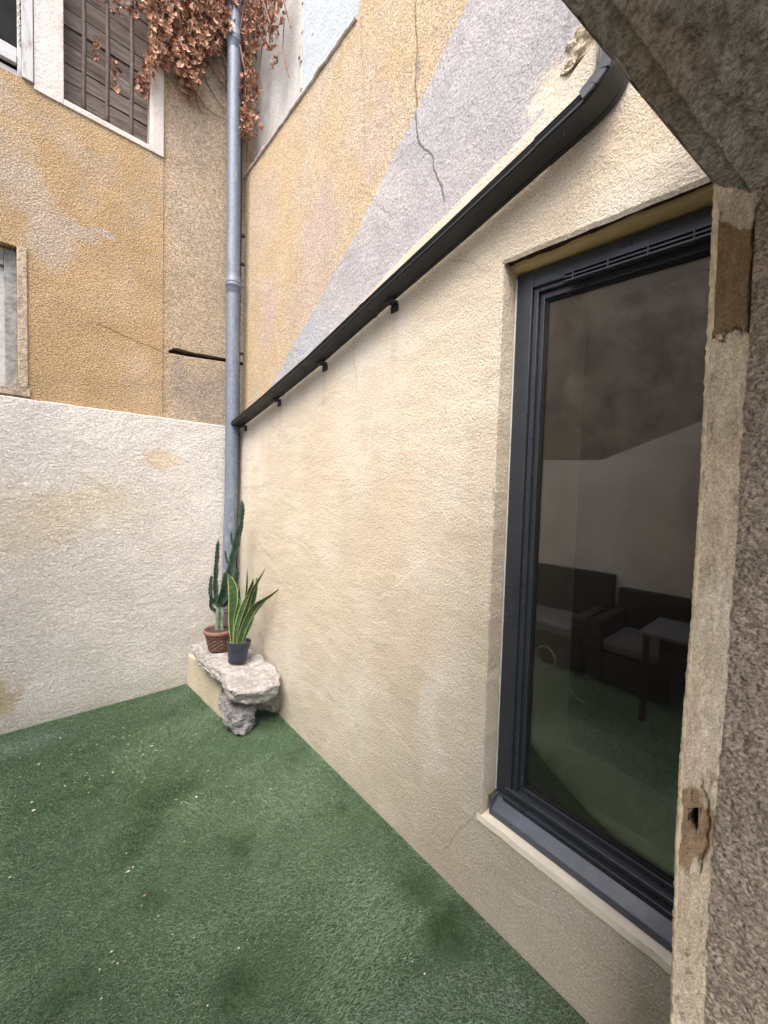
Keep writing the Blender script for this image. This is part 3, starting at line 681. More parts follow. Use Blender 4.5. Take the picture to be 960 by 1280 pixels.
# ------------------------------------------------------------------ ochre building with its old windows
och = thing('ochre_building', 'old ochre roughcast house wall with shuttered windows above the white wall', 'building', (0, YO, 2.0))
HOLES = [(-1.0, -.058, 3.872, 5.2), (.080, .548, 3.880, 5.2), (-1.0, -.140, 2.085, 2.905)]
STEP = .622; ST = .005
def gapz(x): return interp(x, [.66, .70, .80, 1.06, 1.4], [2.515, 2.552, 2.546, 2.562, 2.565]), interp(x, [.66, .70, .80, 1.06, 1.4], [2.506, 2.508, 2.514, 2.540, 2.550])
mb = MB()
xb = sorted(set([-2.2, -1.0, -.140, -.058, .080, .548, STEP, .66]+[round(.66+i*.03, 3) for i in range(1, 18)]+[1.36]))
zb_ = sorted(set([1.9, 2.085, 2.905, 3.872, 3.88, 5.2, 5.8]))
for a, b in zip(xb[:-1], xb[1:]):
    xm = (a+b)/2
    yy_ = YO if xm < STEP else YO+ST
    if xm < .66:
        for c_, d_ in zip(zb_[:-1], zb_[1:]):
            zm = (c_+d_)/2
            if any(h[0] < xm < h[1] and h[2] < zm < h[3] for h in HOLES): continue
            mb.quad((a, yy_, c_), (b, yy_, c_), (b, yy_, d_), (a, yy_, d_))
    else:
        ja, jb = .003*fbm((a, 0, 0), 40), .003*fbm((b, 0, 0), 40)
        (ta, la), (tb, lb) = gapz(a), gapz(b)
        mb.quad((a, yy_, ta+ja), (b, yy_, tb+jb), (b, yy_, 5.8), (a, yy_, 5.8))
        mb.quad((a, YO+.004, 1.9), (b, YO+.004, 1.9), (b, YO+.004, lb-.012+jb), (a, YO+.004, la-.012+ja))
        mb.quad((a, YO+.004, la-.012+ja), (b, YO+.004, lb-.012+jb), (b, YO+.018, lb-.004), (a, YO+.018, la-.004))
        mb.quad((a, YO+.018, la-.004), (b, YO+.018, lb-.004), (b, YO+.08, lb-.002), (a, YO+.08, la-.002))
        mb.quad((a, yy_, ta+ja), (b, yy_, tb+jb), (b, YO+.08, tb+.002), (a, YO+.08, ta+.002))
mb.quad((STEP, YO, 1.9), (STEP, YO+ST, 1.9), (STEP, YO+ST, 5.8), (STEP, YO, 5.8))
for (x0, x1, z0, z1) in HOLES:
    q = YO+.16
    mb.quad((x1, YO, z0), (x1, q, z0), (x1, q, z1), (x1, YO, z1)); mb.quad((x0, YO, z0), (x0, q, z0), (x0, q, z1), (x0, YO, z1))
    mb.quad((x0, YO, z0), (x1, YO, z0), (x1, q, z0+.01), (x0, q, z0+.01)); mb.quad((x0, YO, z1), (x1, YO, z1), (x1, q, z1), (x0, q, z1))
mb.build('roughcast', M_OCHRE, och)
M_GAPSHADE = simple('painted_gap_shade', rgb(.05, .035, .025), .95, .1, 0, .2)  # near-black colour painted in for the shade deep inside gaps
mb = MB(); mb.quad((.64, YO+.078, 2.48), (1.36, YO+.078, 2.48), (1.36, YO+.078, 2.6), (.64, YO+.078, 2.6)); mb.build('joint_shade_sheet', M_GAPSHADE, och)
# boarded window
mb = MB()
mb.box((-.056, YO-.010, 3.842), (.080, YO+.004, 5.2)); mb.box((.080, YO-.010, 3.842), (.548, YO+.1, 3.878)); mb.box((.548, YO-.012, 3.842), (.622, YO+.004, 4.43))
mb.box((.540, YO-.006, 3.879), (.553, YO+.12, 4.42))
w2 = mb.build('window', M_SURROUND, och, bevel=.004, label='boarded window with iron bars and a limewashed surround')
zc = 3.86; i = 0
while zc < 5.2:
    hgt = random.uniform(.10, .135); mb = MB()
    y = YO+.115+random.uniform(-.006, .006); tilt = random.uniform(-.004, .004)
    mb.box((.075, y, zc+.004), (.552, y+.02, zc+hgt-.003), lambda p: Vector((p.x, p.y, p.z+(p.x-.3)*tilt*3)))
    mb.build('plank', M_OLDWOOD, w2, bevel=.002); zc += hgt
for px in (105, 134.5, 165):
    x, _ = wally(px, 60, .03); mb = MB(); mb.tube([(x+.002*sin(z*9), YO+.035, z) for z in np.linspace(3.86, 5.2, 14)], .013, 8)
    mb.build('bar', M_IRON, w2, smooth=True)
mb = MB(); mb.quad((.07, YO+.15, 3.8), (.56, YO+.15, 3.8), (.56, YO+.15, 5.2), (.07, YO+.15, 5.2)); mb.build('dark_backing', M_GAPSHADE, w2)
# upper left casement
mb = MB(); mb.box((-.108, YO-.016, 3.872), (-.058, YO+.05, 5.2)); mb.box((-.128, YO+.004, 3.872), (-.1085, YO+.06, 5.2))
w1 = mb.build('window', M_PWOOD, och, bevel=.003, label='old casement with flaking white frame and rotten lower rail')
mb = MB(); mb.box((-.9, YO+.012, 3.985), (-.1285, YO+.05, 4.035)); mb.box((-.9, YO+.0, 3.94), (-.130, YO+.03, 3.984)); mb.build('rail', M_PWOOD, w1, bevel=.003)
mb = MB(); mb.box((-.9, YO+.035, 4.0352), (-.1285, YO+.041, 5.2)); mb.build('pane', M_DARKGLASS, w1)
mb = MB()
for k in range(6): mb.box((-.9+k*.13, YO+.02+.004*(k % 2), 3.86), (-.9+k*.13+.126, YO+.05, 3.93-.012*random.random()))
mb.build('rotten_board', M_PWOOD, w1, bevel=.003)
mb = MB(); mb.box((-.9, YO+.055, 3.86), (-.11, YO+.06, 4.1)); mb.build('dark_backing', M_GAPSHADE, w1)
# twisted cord along the frame
mb = MB(); mb.tube([(-.118+.004*sin(z*160), YO-.002+.003*cos(z*160), z) for z in np.arange(4.05, 5.1, .008)], .004, 6); mb.build('rope', M_CAP, w1)
# lower left window
mb = MB(); mb.box((-.138, YO-.009, 2.085), (-.094, YO+.004, 2.905)); mb.box((-.9, YO-.014, 2.035), (-.085, YO+.06, 2.083))
w3 = mb.build('window', simple('pinkish_worn_plaster', rgb(.33, .275, .21), .9, .1, 0, .35, 40, .008, 90), och, bevel=.004, label='small old window just above the white wall')
mb = MB(); mb.box((-.196, YO+.055, 2.09), (-.141, YO+.10, 2.90)); mb.box((-.9, YO+.06, 2.80), (-.197, YO+.1, 2.90)); mb.build('frame', simple('grey_flaked_wood', rgb(.22, .225, .22), .8, .2, 0, .35, 24, .004, 60), w3, bevel=.003)
mb = MB(); mb.box((-.9, YO+.085, 2.09), (-.198, YO+.095, 2.799)); mb.build('panel', M_OLDWHITE, w3)

# ------------------------------------------------------------------ downpipe in the corner
dp = thing('downpipe', 'grey blue zinc downpipe in the corner between the walls', 'pipe', (1.085, 3.105, 0))
pc = lambda z: (interp(z, [0, .45, 1.59, 3.1, 5.2], [1.072, 1.072, 1.090, 1.086, 1.069]), 3.105)
mb = MB(); zz = np.linspace(.62, 5.8, 30); mb.tube([(*pc(z), z) for z in zz], .050, 20, False); mb.build('pipe', M_ZINC, dp, smooth=True)
mb = MB(); zz = np.linspace(.0, .64, 8); mb.tube([(*pc(z), z) for z in zz], .055, 20, False); mb.build('foot_pipe', M_CASTIRON, dp, smooth=True, label='brown cast iron foot of the pipe')
for z in (.55, 3.09, 4.88):
    mb = MB(); c_ = (*pc(z), 0)
    mb.lathe([(.050, z-.06), (.0535, z-.055), (.0535, z-.012), (.058, z-.008), (.060, z), (.058, z+.008), (.054, z+.014), (.059, z+.02), (.059, z+.028), (.0525, z+.034), (.0515, z+.09)], c_, 24)
    mb.build('collar', M_ZINC if z > 1 else M_CASTIRON, dp, smooth=True)
for z in (1.95, 3.2, 4.95): mb = MB(); mb.box((1.10, 3.10, z), (1.15, YO, z+.02)); mb.build('wall_bracket', M_IRON, dp, bevel=.002)
rod = thing('rusty_conduit', 'thin rusty conduit running up right behind the downpipe', 'conduit', (1.148, 3.14, 1.0))
mb = MB(); mb.tube([(1.150+.002*sin(z*4), 3.138, z) for z in np.linspace(.6, 5.6, 40)], .0065, 8); mb.build('tube', M_IRON, rod, smooth=True)
for z in (2.6, 3.3, 3.52, 4.3): mb = MB(); mb.box((1.14, 3.126, z), (D+.02, 3.15, z+.016)); mb.build('clip', M_IRON, rod)

# ------------------------------------------------------------------ black gutter pipe across the wall
gt = thing('black_rain_pipe', 'black rectangular rain pipe sloping across the wall over the window', 'gutter', (D-.05, 1.8, 2.2))
cl = [(3.125, 2.000), (2.5, 2.108), (1.9, 2.222), (1.3, 2.360), (.9, 2.446), (.52, 2.534)]
arc = [(.468, 2.547), (.434, 2.562), (.407, 2.586), (.390, 2.618), (.382, 2.660), (.380, 2.72), (.38, 2.85), (.38, 3.2)]
def smooth_path(P):
    for _ in range(2):
        Q = [P[0]]
        for a, b in zip(P[:-1], P[1:]): Q += [(a[0]*.75+b[0]*.25, a[1]*.75+b[1]*.25), (a[0]*.25+b[0]*.75, a[1]*.25+b[1]*.75)]
        P = Q+[P[-1]]
    return P
path = cl+arc
PH, PB, PD = .029, .018, .080       # height, gap off the wall, depth
def section(ribs=True):
    s_ = [(-PB, 0), (-PB, PH+.006)]           # (offset x, height): wall side
    top = [(-PB-PD+.012, PH+.006), (-PB-PD, PH)]
    s_ += top
    n = 3                                      # ribs on the front face
    for k in range(n):
        z1 = PH-(k+.25)*PH/n*.85; s_ += [(-PB-PD, z1), (-PB-PD+.004, z1-.002), (-PB-PD+.004, z1-.005), (-PB-PD, z1-.007)]
    s_ += [(-PB-PD, .008), (-PB-PD+.006, 0)]
    for k in range(2):                         # ribs on the underside
        x_ = -PB-PD+.068+k*.012; s_ += [(x_, 0), (x_+.002, .003), (x_+.005, .003), (x_+.007, 0)]
    return s_
sec = section()
def sweep(mb, pts, sc=1.0, cap=True):
    m = len(sec); vs = []
    for i, (y, z) in enumerate(pts):
        a = Vector(pts[max(i-1, 0)]); b = Vector(pts[min(i+1, len(pts)-1)]); t = (b-a).normalized()
        nrm = Vector((t.y, -t.x))              # in (y,z)
        if nrm.y < 0: nrm = -nrm
        if t.y > .5 and t.x <= 0: nrm = Vector((t.y, -t.x))
        for (ox, oz) in sec:
            q = oz*sc; vs.append((D+ox*1.0 + (0 if sc == 1 else (ox+PB+PD/2)*(sc-1)), y+nrm.x*q, z+nrm.y*q))
    fs = []
    for i in range(len(pts)-1):
        for k in range(m):
            k2 = (k+1) % m; fs.append((i*m+k, (i+1)*m+k, (i+1)*m+k2, i*m+k2))
    if cap: fs += [tuple(range(m)), tuple((len(pts)-1)*m+k for k in range(m-1, -1, -1))]
    mb.add(vs, fs)
mb = MB(); sweep(mb, cl); mb.build('pipe_run', M_GUTTER, gt)
mb = MB(); sweep(mb, smooth_path([(.60, 2.5155)]+cl[-1:]+arc), 1.06); mb.build('elbow', M_GUTTER, gt)
# crimped folds on the inner side of the bend
for k in range(6):
    y, z = arc[k]; y2, z2 = arc[k+1]; mb = MB(); t = (Vector((y2, z2))-Vector((y, z))).normalized(); nn = Vector((t.y, -t.x))
    if nn.y < 0 and t.y < .5: nn = -nn
    q0 = Vector((y, z))+nn*(PH+.006); q1 = Vector((y2, z2))+nn*(PH+.010)
    xo = D-PB-PD-.006
    mb.add([(xo, *q0), (xo, *q1), (xo+.045, *(q1+nn*.010)), (xo+.045, *(q0+nn*.018)), (xo-.003, *(q0-nn*.03)), (xo-.001, *(q1-nn*.028)), (xo+.002, *(q1-nn*.034)), (xo+.002, *(q0-nn*.034))],
           [(0, 1, 2, 3), (0, 4, 5, 1), (4, 7, 6, 5), (0, 3, 7, 4), (1, 5, 6, 2)])
    mb.build('crimp', M_GUTTER, gt)
for (px, py) in ((492, 380), (405, 453), (348, 500), (306, 536)):
    y, z = wallx(px, py, -.01); zc_ = interp(-y, [-p[0] for p in cl], [p[1] for p in cl]); mb = MB()
    mb.box((D-.045, y-.02, zc_-.014), (D+.004, y+.02, zc_-.001)); mb.box((D-.006, y-.024, zc_-.045), (D+.003, y+.024, zc_-.0145)); mb.tube([(D-.03, y, zc_-.022), (D-.03, y, zc_-.010)], .008, 8)
    mb.build('bracket', M_GUTTER, gt, bevel=.002)
for y in (2.35, 1.42):
    zc_ = interp(-y, [-p[0] for p in cl], [p[1] for p in cl]); mb = MB(); sweep(mb, [(y+.012, zc_-.0035), (y-.012, zc_+.0015)], 1.05); 
    mb.build('joint_band', M_GUTTER, gt)
cb = thing('loose_cables', 'two thin pale cables hanging beside the pipe elbow', 'cable', (D-.04, .47, 2.7))
for dy, m_ in ((0, M_CAP), (.016, M_SEAL)):
    mb = MB(); mb.tube([(D-.025-dy, .470-dy*1.2, z) for z in np.linspace(2.68, 3.3, 8)], .0038, 6); mb.build('cable', m_, cb, smooth=True)

# ------------------------------------------------------------------ the doorway the camera looks out of
dw = thing('doorway_masonry', 'rough dark doorway jamb and soffit at the right edge', 'doorway', (1.0, .15, 0))
AZ = [-.05, .403, .627, .805, .974, 1.136, 1.296, 1.486, 1.672, 1.853, 1.97, 2.16]
AX = [.990, .984, .965, .952, .947, .953, .960, .962, .956, .950, .946, .936]
BZ = [-.05, .408, .629, .802, .968, 1.13, 1.295, 1.488, 1.676, 1.816, 1.965, 2.16]
BX = [1.036, 1.032, 1.020, 1.016, 1.021, 1.036, 1.032, 1.032, 1.025, 1.027, 1.019, 1.014]
ay = lambda x: .166+(.936-x)*.15
by = lambda x: .117+(1.013-x)*.15
AX = [x+.010 for x in AX]
def jamb():
    # faces: courtyard plaster edge, splayed mortar face, rough passage side
    H = 360; zs = np.linspace(-.05, 2.16, H)
    NA, NS, NR = 5, 26, 34
    va = []; rows = NA+NS+NR
    for z in zs:
        xa = interp(z, AZ, AX); xb_ = interp(z, BZ, BX); A = Vector((xa, ay(xa), z)); B = Vector((xb_, by(xb_), z))
        rag = .005*fbm((0, 0, z), 14, 5, 3)+.004*fbm((0, 0, z), 60, 4, 9)
        nrm = Vector((-(B.y-A.y), (B.x-A.x), 0)).normalized(); nrm = Vector((-.25, -1, 0)).normalized()
        for i in range(NA):              # thin yellow plaster coat round the arris, runs back to the courtyard face
            t = i/(NA-1); p = Vector((xa-.001+rag, ay(xa)+.005, z)).lerp(A+Vector((rag+.001, -.001, 0)), t)
            p += Vector((-.002*sin(pi*t), -.001*sin(pi*t), 0)); p += Vector((1, 1, 0))*.0022*fbm(p, 90, 3)
            va.append(p)
        for i in range(NS):
            t = (i+.6)/(NS); p = (A+Vector((rag+.001, 0, 0))).lerp(B, t)
            d_ = .0035*fbm((p.x*2.5, p.y, z*.8), 30, 4, 1)+.0015*fbm(p, 110, 3)
            # dark recessed mortar patch
            m1 = max(0, min(1, 12*(1-abs((z-1.947)/.112 + .35*fbm((p.x, 0, z), 14)))))
            d_ += .009*m1
            # broken cavity
            e = sqrt(((t-.42)/.50)**2+((z-.845)/.088)**2)+.28*fbm((p.x, 0, z), 28, 3, 8)
            m2 = max(0, min(1, 5*(1-e))); d_ += .012*m2*(1+.35*fbm(p, 40))
            e2 = max(abs(t-.24)/.18, abs(z-.856)/.021); m3 = max(0, min(1, 5*(1.1-e2))); d_ += .035*m3
            e3 = sqrt(((t-.55)/.2)**2+((z-.762)/.022)**2); d_ += .010*max(0, min(1, 3*(1-e3)))
            va.append(p+Vector((1, -.16, 0))*d_)
        for i in range(NR):
            t = (i+1)/NR; p = B + Vector((.012*t*3, -1, 0))*(.34*t**1.6)
            d_ = .004*(mnoise.voronoi(Vector((p.x, p.y, z))*110)[0][0]*1.5-.5)*min(1, t*8)+.004*fbm(p, 45, 4, 6)
            e = sqrt(((t-.18)/.10)**2+((z-1.035)/.022)**2); d_ -= .008*max(0, min(1, 3*(1-e)))
            va.append(p+Vector((-1, 0, 0))*d_)
    mats = []; fs = []
    for j in range(H-1):
        for i in range(rows-1):
            fs.append((j*rows+i, j*rows+i+1, (j+1)*rows+i+1, (j+1)*rows+i)); mats.append(0 if i < NA else ((3 if abs((i-NA+.6)/NS-.24) < .17+.03*fbm((i, j, 0), .9) and abs(zs[j]-.856) < .019+.004*fbm((i, j, 5), .7) else 1) if i < NA+NS else 2))  # hole faces take the dark material that paints in their shade
    o = MB(); o.v = [tuple(p) for p in va]; o.f = fs; o.m = mats
    o.build('jamb', [M_ARRIS, M_JAMB, M_ROUGHSIDE, M_GAPSHADE], dw, smooth=True, label='rough mortar jamb with a broken hole')
    # the courtyard face of the stub, plastered cream
    o = MB()
    for z0, z1 in zip(AZ[:-1], AZ[1:]):
        a0, a1 = interp(z0, AZ, AX)+.004, interp(z1, AZ, AX)+.004
        o.quad((a0, ay(a0)+.004, z0), (a1, ay(a1)+.004, z1), (D+.01, ay(D)+.007, z1), (D+.01, ay(D)+.007, z0))
    o.build('courtyard_plaster', M_CREAM, dw)
    o = MB(); o.box((1.055, -.2, -.05), (1.30, -1.0, 2.2)); o.build('passage_side', M_ROUGHSIDE, dw)
jamb()
def soffit():
    NX, NYA, NYB = 300, 20, 90
    xs = np.linspace(1.10, -1.1, NX); va = []; rows = NYA+NYB
    for x in xs:
        ya, yb = ay(x), by(x)
        rag = .004*fbm((x, 0, 0), 18, 4, 3)+.002*fbm((x, 0, 0), 60, 3)
        for i in range(NYA):
            t = i/(NYA-1); y = lerp(ya+rag+.003, yb, t); p = Vector((x, y, 2.1))
            zz_ = 2.1+.006*fbm(p, 26, 5)+.003*fbm(p, 90, 3)
            zz_ += .02*max(0, .08-t)/.08*.5
            zz_ -= .007*math.exp(-((t-.93)/.08)**2)
            zz_ += .006*max(0, fbm(p, 22, 3, 31)-.35)
            va.append((x, y, zz_))
        for i in range(NYB):
            t = (i+1)/NYB; y = yb-.75*t**1.25; p = Vector((x, y, 2.1))
            zz_ = 2.108+.014*fbm(p, 14, 5, 12)+.012*(mnoise.voronoi(p*34)[0][0]-.3)+.007*fbm(p, 60, 4)
            zz_ = lerp(2.1, zz_, min(1, i/5)); va.append((x, y, zz_))
    fs = [(j*rows+i, (j+1)*rows+i, (j+1)*rows+i+1, j*rows+i+1) for j in range(NX-1) for i in range(rows-1)]
    o = MB(); o.v = va; o.f = fs; o.m = [0]*len(fs); o.build('soffit', M_SOFFIT, dw, smooth=True, label='dark rough soffit overhead')
    o = MB(); P0 = (1.2, ay(1.2)+.004); P1 = (-1.9, ay(-1.9)+.004)
    o.quad((P0[0], P0[1], 2.104), (P1[0], P1[1], 2.104), (P1[0], P1[1], 2.45), (P0[0], P0[1], 2.45)); o.box((-.15, ay(-.15)-.6, 2.458), (1.14, .131, 2.62)); o.build('front_render_shade_block', M_CREAM, dw)  # front face kept low; unseen block added on top to shade the cream wall
    o = MB(); o.quad((1.3, -.5, 2.13), (-1.1, -.5, 2.13), (-1.1, -1.0, 2.13), (1.3, -1.0, 2.13)); o.build('passage_ceiling', M_SOFFIT, dw)
    o = MB(); o.box((-1.9, ay(-1.9)-.03, -.05), (-1.25, -1.0, 2.14)); o.build('passage_wall', M_ROUGHSIDE, dw)  # unseen passage shaped wide and short so daylight reaches the jamb
    o = MB(); o.quad((1.2, ay(1.2)+.004, 2.452), (-1.9, ay(-1.9)+.004, 2.452), (-1.9, -1.0, 2.452), (1.2, -1.0, 2.452)); o.build('top_slab', M_CAP, dw)
soffit()

# ------------------------------------------------------------------ opposite wall (seen only in the glass)
M_OPP = simple('dark_old_opposite_plaster', rgb(.34, .30, .25), .95, .1, 0, .3, 4, .008, 40)
op = thing('opposite_wall', 'dark old wall over a pale dado, mirrored in the glass', 'wall', (-1.62, 1.6, 0))
mb = MB(); mb.box((-2.3, .38, 0), (-1.63, 2.30, 3.8)); mb.box((-2.0, 2.30, 0), (-1.631, 3.4, 2.05)); mb.box((-2.0, -.5, 0), (-1.631, .38, 2.05)); mb.build('old_plaster', M_OPP, op)  # unseen end walls kept low to let skylight onto the cream wall
mb = MB(); mb.add([(-1.61, .2, 0), (-1.61, 3.3, 0), (-1.61, 3.3, 2.02), (-1.61, 1.5, 1.92), (-1.61, .65, 2.24), (-1.61, .2, 2.42)]+[(-1.629, .2, 0), (-1.629, 3.3, 0), (-1.629, 3.3, 2.02), (-1.629, 1.5, 1.92), (-1.629, .65, 2.24), (-1.629, .2, 2.42)], [(0, 1, 2, 3, 4, 5)]+[(i, (i+1) % 6, (i+1) % 6+6, i+6) for i in range(6)]); mb.build('pale_dado', simple('pale_cream_dado', rgb(.80, .78, .75), .9, .1, 0, .12, 3, .006, 40), op)

# ------------------------------------------------------------------ stones
def stone(name, label, pts, mat, **k):
    c_ = [sum(p[i] for p in pts)/len(pts) for i in range(3)]; zmin = min(p[2] for p in pts)
    o = rock(name, pts, mat, None, **k)
    me = o; base = Vector((c_[0], c_[1], zmin)); me.v = [tuple(Vector(v)-base) for v in me.v]
    ob = me.build(name, mat, None); ob.location = base
    return tag(ob, label, 'stone')
stone('flat_stone', 'large pale flat stone slab carrying the two potted plants', [
    (.775, 3.10, .345), (.80, 2.75, .345), (.795, 2.45, .335), (.80, 2.23, .315), (.96, 2.16, .315), (1.09, 2.18, .315), (1.150, 2.32, .32), (1.150, 3.12, .34), (.95, 3.14, .345),
    (.80, 3.05, .275), (.84, 2.75, .255), (.825, 2.42, .235), (.825, 2.26, .215), (.97, 2.19, .205), (1.09, 2.21, .215), (1.140, 2.38, .24), (1.14, 3.05, .27), (.755, 2.98, .325)],
    M_STONE, cuts=4, amp=.017, sc=11, seed=2)
stone('front_stone', 'bluish grey block of stone standing on the grass under the slab front', [
    (.80, 2.52, .205), (.80, 2.40, .20), (.83, 2.29, .19), (.95, 2.26, .195), (.99, 2.36, .2), (1.0, 2.5, .2), (.79, 2.36, .05), (.83, 2.28, .02), (.91, 2.24, .0), (.98, 2.30, .03), (1.01, 2.40, .11), (.86, 2.5, .02), (.99, 2.5, .0), (1.0, 2.30, .14)],
    M_STONEG, cuts=4, amp=.020, sc=14, seed=9)
stone('rear_stone', 'brownish rounded stone propped between the slab and the right wall', [
    (1.00, 2.46, .215), (1.03, 2.33, .215), (1.14, 2.33, .21), (1.15, 2.52, .21), (1.00, 2.42, .08), (1.06, 2.32, .06), (1.13, 2.32, .03), (1.15, 2.28, .12), (1.12, 2.52, .02), (1.02, 2.55, .06), (1.10, 2.40, .03)],
    M_STONEB, cuts=4, amp=.018, sc=14, seed=21)

# ------------------------------------------------------------------ cactus in its terracotta pot
M_TERRA = simple('terracotta_basket_pot', rgb(.115, .066, .052), .8, .2, 0, .3, 40, .002, 90)
M_TERRARIM = simple('pink_terracotta_rim', rgb(.21, .11, .095), .75, .25, 0, .12, 30, .001, 90)
M_SOIL = simple('potting_soil', rgb(.06, .045, .035), .95, .1, 0, .3, 60, .006, 80)
def mat_cactus():
    m = Mat('cactus_skin', .5, .4).base(rgb(.020, .043, .030)); m.layer(m.ss(m.noise(20, 5, .7), .48, .68), rgb(.04, .072, .048))
    m.layer(m.ma('MULTIPLY', m.ss(m.noise(45, 5, .7), .60, .68), .5), rgb(.16, .16, .12)); m.bump(m.noise(80, 4, .6), .002); return m.done()
M_CACTUS = mat_cactus()
M_CORK = simple('corky_cactus_base', rgb(.15, .20, .15), .85, .2, 0, .3, 40, .003, 80)
CX, CY, CZ = .935, 2.875, .345
ca = thing('potted_cactus', 'tall dark branching cactus in a terracotta basket pot', 'potted plant', (CX, CY, CZ))
mb = MB(); hp = .150
prof = [(.0, 0), (.072, 0)]+[(.074+.024*i/18, .004+hp*.83*i/18) for i in range(19)]
def weave(j, k):
    if j < 2 or j > 20: return 0
    return .0022*(1 if ((j//2)+(k//3)) % 2 else -1)
mb.lathe(prof, (CX, CY, CZ), 72, weave); cpot = mb.build('pot', M_TERRA, ca)
mb = MB(); mb.lathe([(.097, hp*.80), (.107, hp*.82), (.110, hp*.88), (.109, hp*.97), (.105, hp), (.099, hp), (.096, hp*.9), (.096, hp*.7)], (CX, CY, CZ), 40); mb.build('rim', M_TERRARIM, cpot, smooth=True)
mb = MB(); mb.lathe([(.0, hp*.93), (.05, hp*.92), (.098, hp*.88)], (CX, CY, CZ), 24, lambda j, k: 0); mb.build('soil', M_SOIL, ca)
def stem(pts, r0, r1, ribs=4, name='stem', mat=M_CACTUS, tooth=.22):
    # spiny-edged ribbed column along a path
    P = [Vector(p) for p in pts]; L = sum((b-a).length for a, b in zip(P[:-1], P[1:])); n = max(8, int(L/.010)); res = []
    for i in range(n+1):
        s_ = L*i/n; k = 0
        while k < len(P)-2 and s_ > (P[k+1]-P[k]).length: s_ -= (P[k+1]-P[k]).length; k += 1
        res.append(P[k].lerp(P[k+1], min(1, s_/(P[k+1]-P[k]).length)))
    for _ in range(6): res = [res[0]]+[(res[i-1]+res[i]*2+res[i+1])/4 for i in range(1, n)]+[res[n]]
    m = ribs*4; vs = []; tw = random.uniform(0, 1)
    for i, p in enumerate(res):
        t = i/n; tg = (res[min(i+1, n)]-res[max(i-1, 0)]).normalized(); a = Vector((1, .2, 0)); a = (a-tg*a.dot(tg)).normalized(); b = tg.cross(a)
        r = lerp(r0, r1, t)*(1 if t < .92 else max(.12, (1-t)/.08))*(1+.10*sin(i*.55))
        for k in range(m):
            th = 2*pi*k/m+tw; ph = k % 4
            rr = r*(1.0+(tooth if i % 3 == 0 else 0) if ph == 0 else (.66 if ph in (1, 3) else .50))
            vs.append(p+a*cos(th)*rr+b*sin(th)*rr)
    fs = [(i*m+k, i*m+(k+1) % m, (i+1)*m+(k+1) % m, (i+1)*m+k) for i in range(n) for k in range(m)]
    fs.append(tuple(n*m+k for k in range(m)))
    mb = MB(); mb.add(vs, fs); return mb
def cac(dx, z, dy=0): return (CX+dx, CY+dy-dx*.85, z)      # drawn in the plane that faces the doorway
stem([cac(0, .46), cac(.0, .58), cac(.006, .70)], .030, .026, 5, tooth=.05).build('trunk', M_CORK, ca)
B = [([(.004, .66), (.02, .74), (.045, .87), (.065, 1.0), (.085, 1.13), (.105, 1.27)], .027, .021),
     ([(.085, 1.10), (.10, 1.19), (.112, 1.28), (.118, 1.38), (.116, 1.44)], .022, .015),
     ([(.112, 1.27), (.101, 1.31), (.099, 1.36)], .009, .006),
     ([(-.004, .66), (-.022, .73), (-.026, .84), (-.020, .98), (-.012, 1.15)], .021, .015),
     ([(-.012, .66), (-.038, .68), (-.050, .74), (-.050, .82), (-.044, .885)], .017, .012),
     ([(-.02, .62), (-.055, .65), (-.058, .71), (-.055, .76)], .013, .010),
     ([(.055, .96), (.035, 1.0), (.028, 1.07)], .009, .006),
     ([(.08, 1.10), (.062, 1.13), (.058, 1.21)], .010, .007),
     ([(.01, .68), (.04, .72), (.065, .80), (.08, .88), (.085, .95)], .019, .014),
     ([(.01, .66), (.05, .69), (.080, .75), (.095, .83)], .018, .013),
     ([(.0, .66), (.01, .75), (.014, .86), (.022, .92)], .018, .013),
     ([(-.01, .68), (.0, .76), (.0, .80)], .014, .010)]
for i, (pp, r0, r1) in enumerate(B):
    dy = [0, 0, 0, .0, .01, -.03, .01, .0, -.035, .03, -.03, -.05][i]
    stem([cac(x, z, dy*min(1, j/2)) for j, (x, z) in enumerate(pp)], r0, r1, 4).build('branch', M_CACTUS, ca)

# ------------------------------------------------------------------ snake plant in a dark plastic pot
M_NAVY = simple('dark_blue_plastic', rgb(.028, .040, .058), .42, .4, 0, .12, 20)
def mat_leafg():
    m = Mat('snake_plant_green', .42, .4).base(rgb(.025, .060, .020)); m.layer(m.ss(m.noise(40, 4, .6, m.mapv((.4, .4, 2.2)), dist=1), .46, .62), rgb(.06, .115, .045)); return m.done()
M_SNG = mat_leafg(); M_SNY = simple('snake_plant_yellow_margin', rgb(.29, .325, .14), .45, .4, 0, .12, 30)
SX, SY, SZ = .965, 2.60, .332
sp = thing('potted_snake_plant', 'snake plant with yellow edged leaves in a dark blue pot', 'potted plant', (SX, SY, SZ))
TL = Matrix.Rotation(radians(6), 3, 'Y') @ Matrix.Rotation(radians(-3), 3, 'X')
mb = MB(); mb.lathe([(0, .004), (.056, .004), (.058, .008), (.070, .10), (.072, .102), (.0735, .104), (.079, .140), (.080, .143), (.076, .143), (.070, .11)], (SX, SY, SZ), 40, None, TL); mb.build('pot', M_NAVY, sp, smooth=True)
mb = MB(); mb.lathe([(0, .128), (.04, .130), (.073, .124)], (SX, SY, SZ), 20, None, TL); mb.build('soil', simple('light_gravelly_soil', rgb(.34, .27, .22), .95, .1, 0, .4, 90, .006, 90), sp)
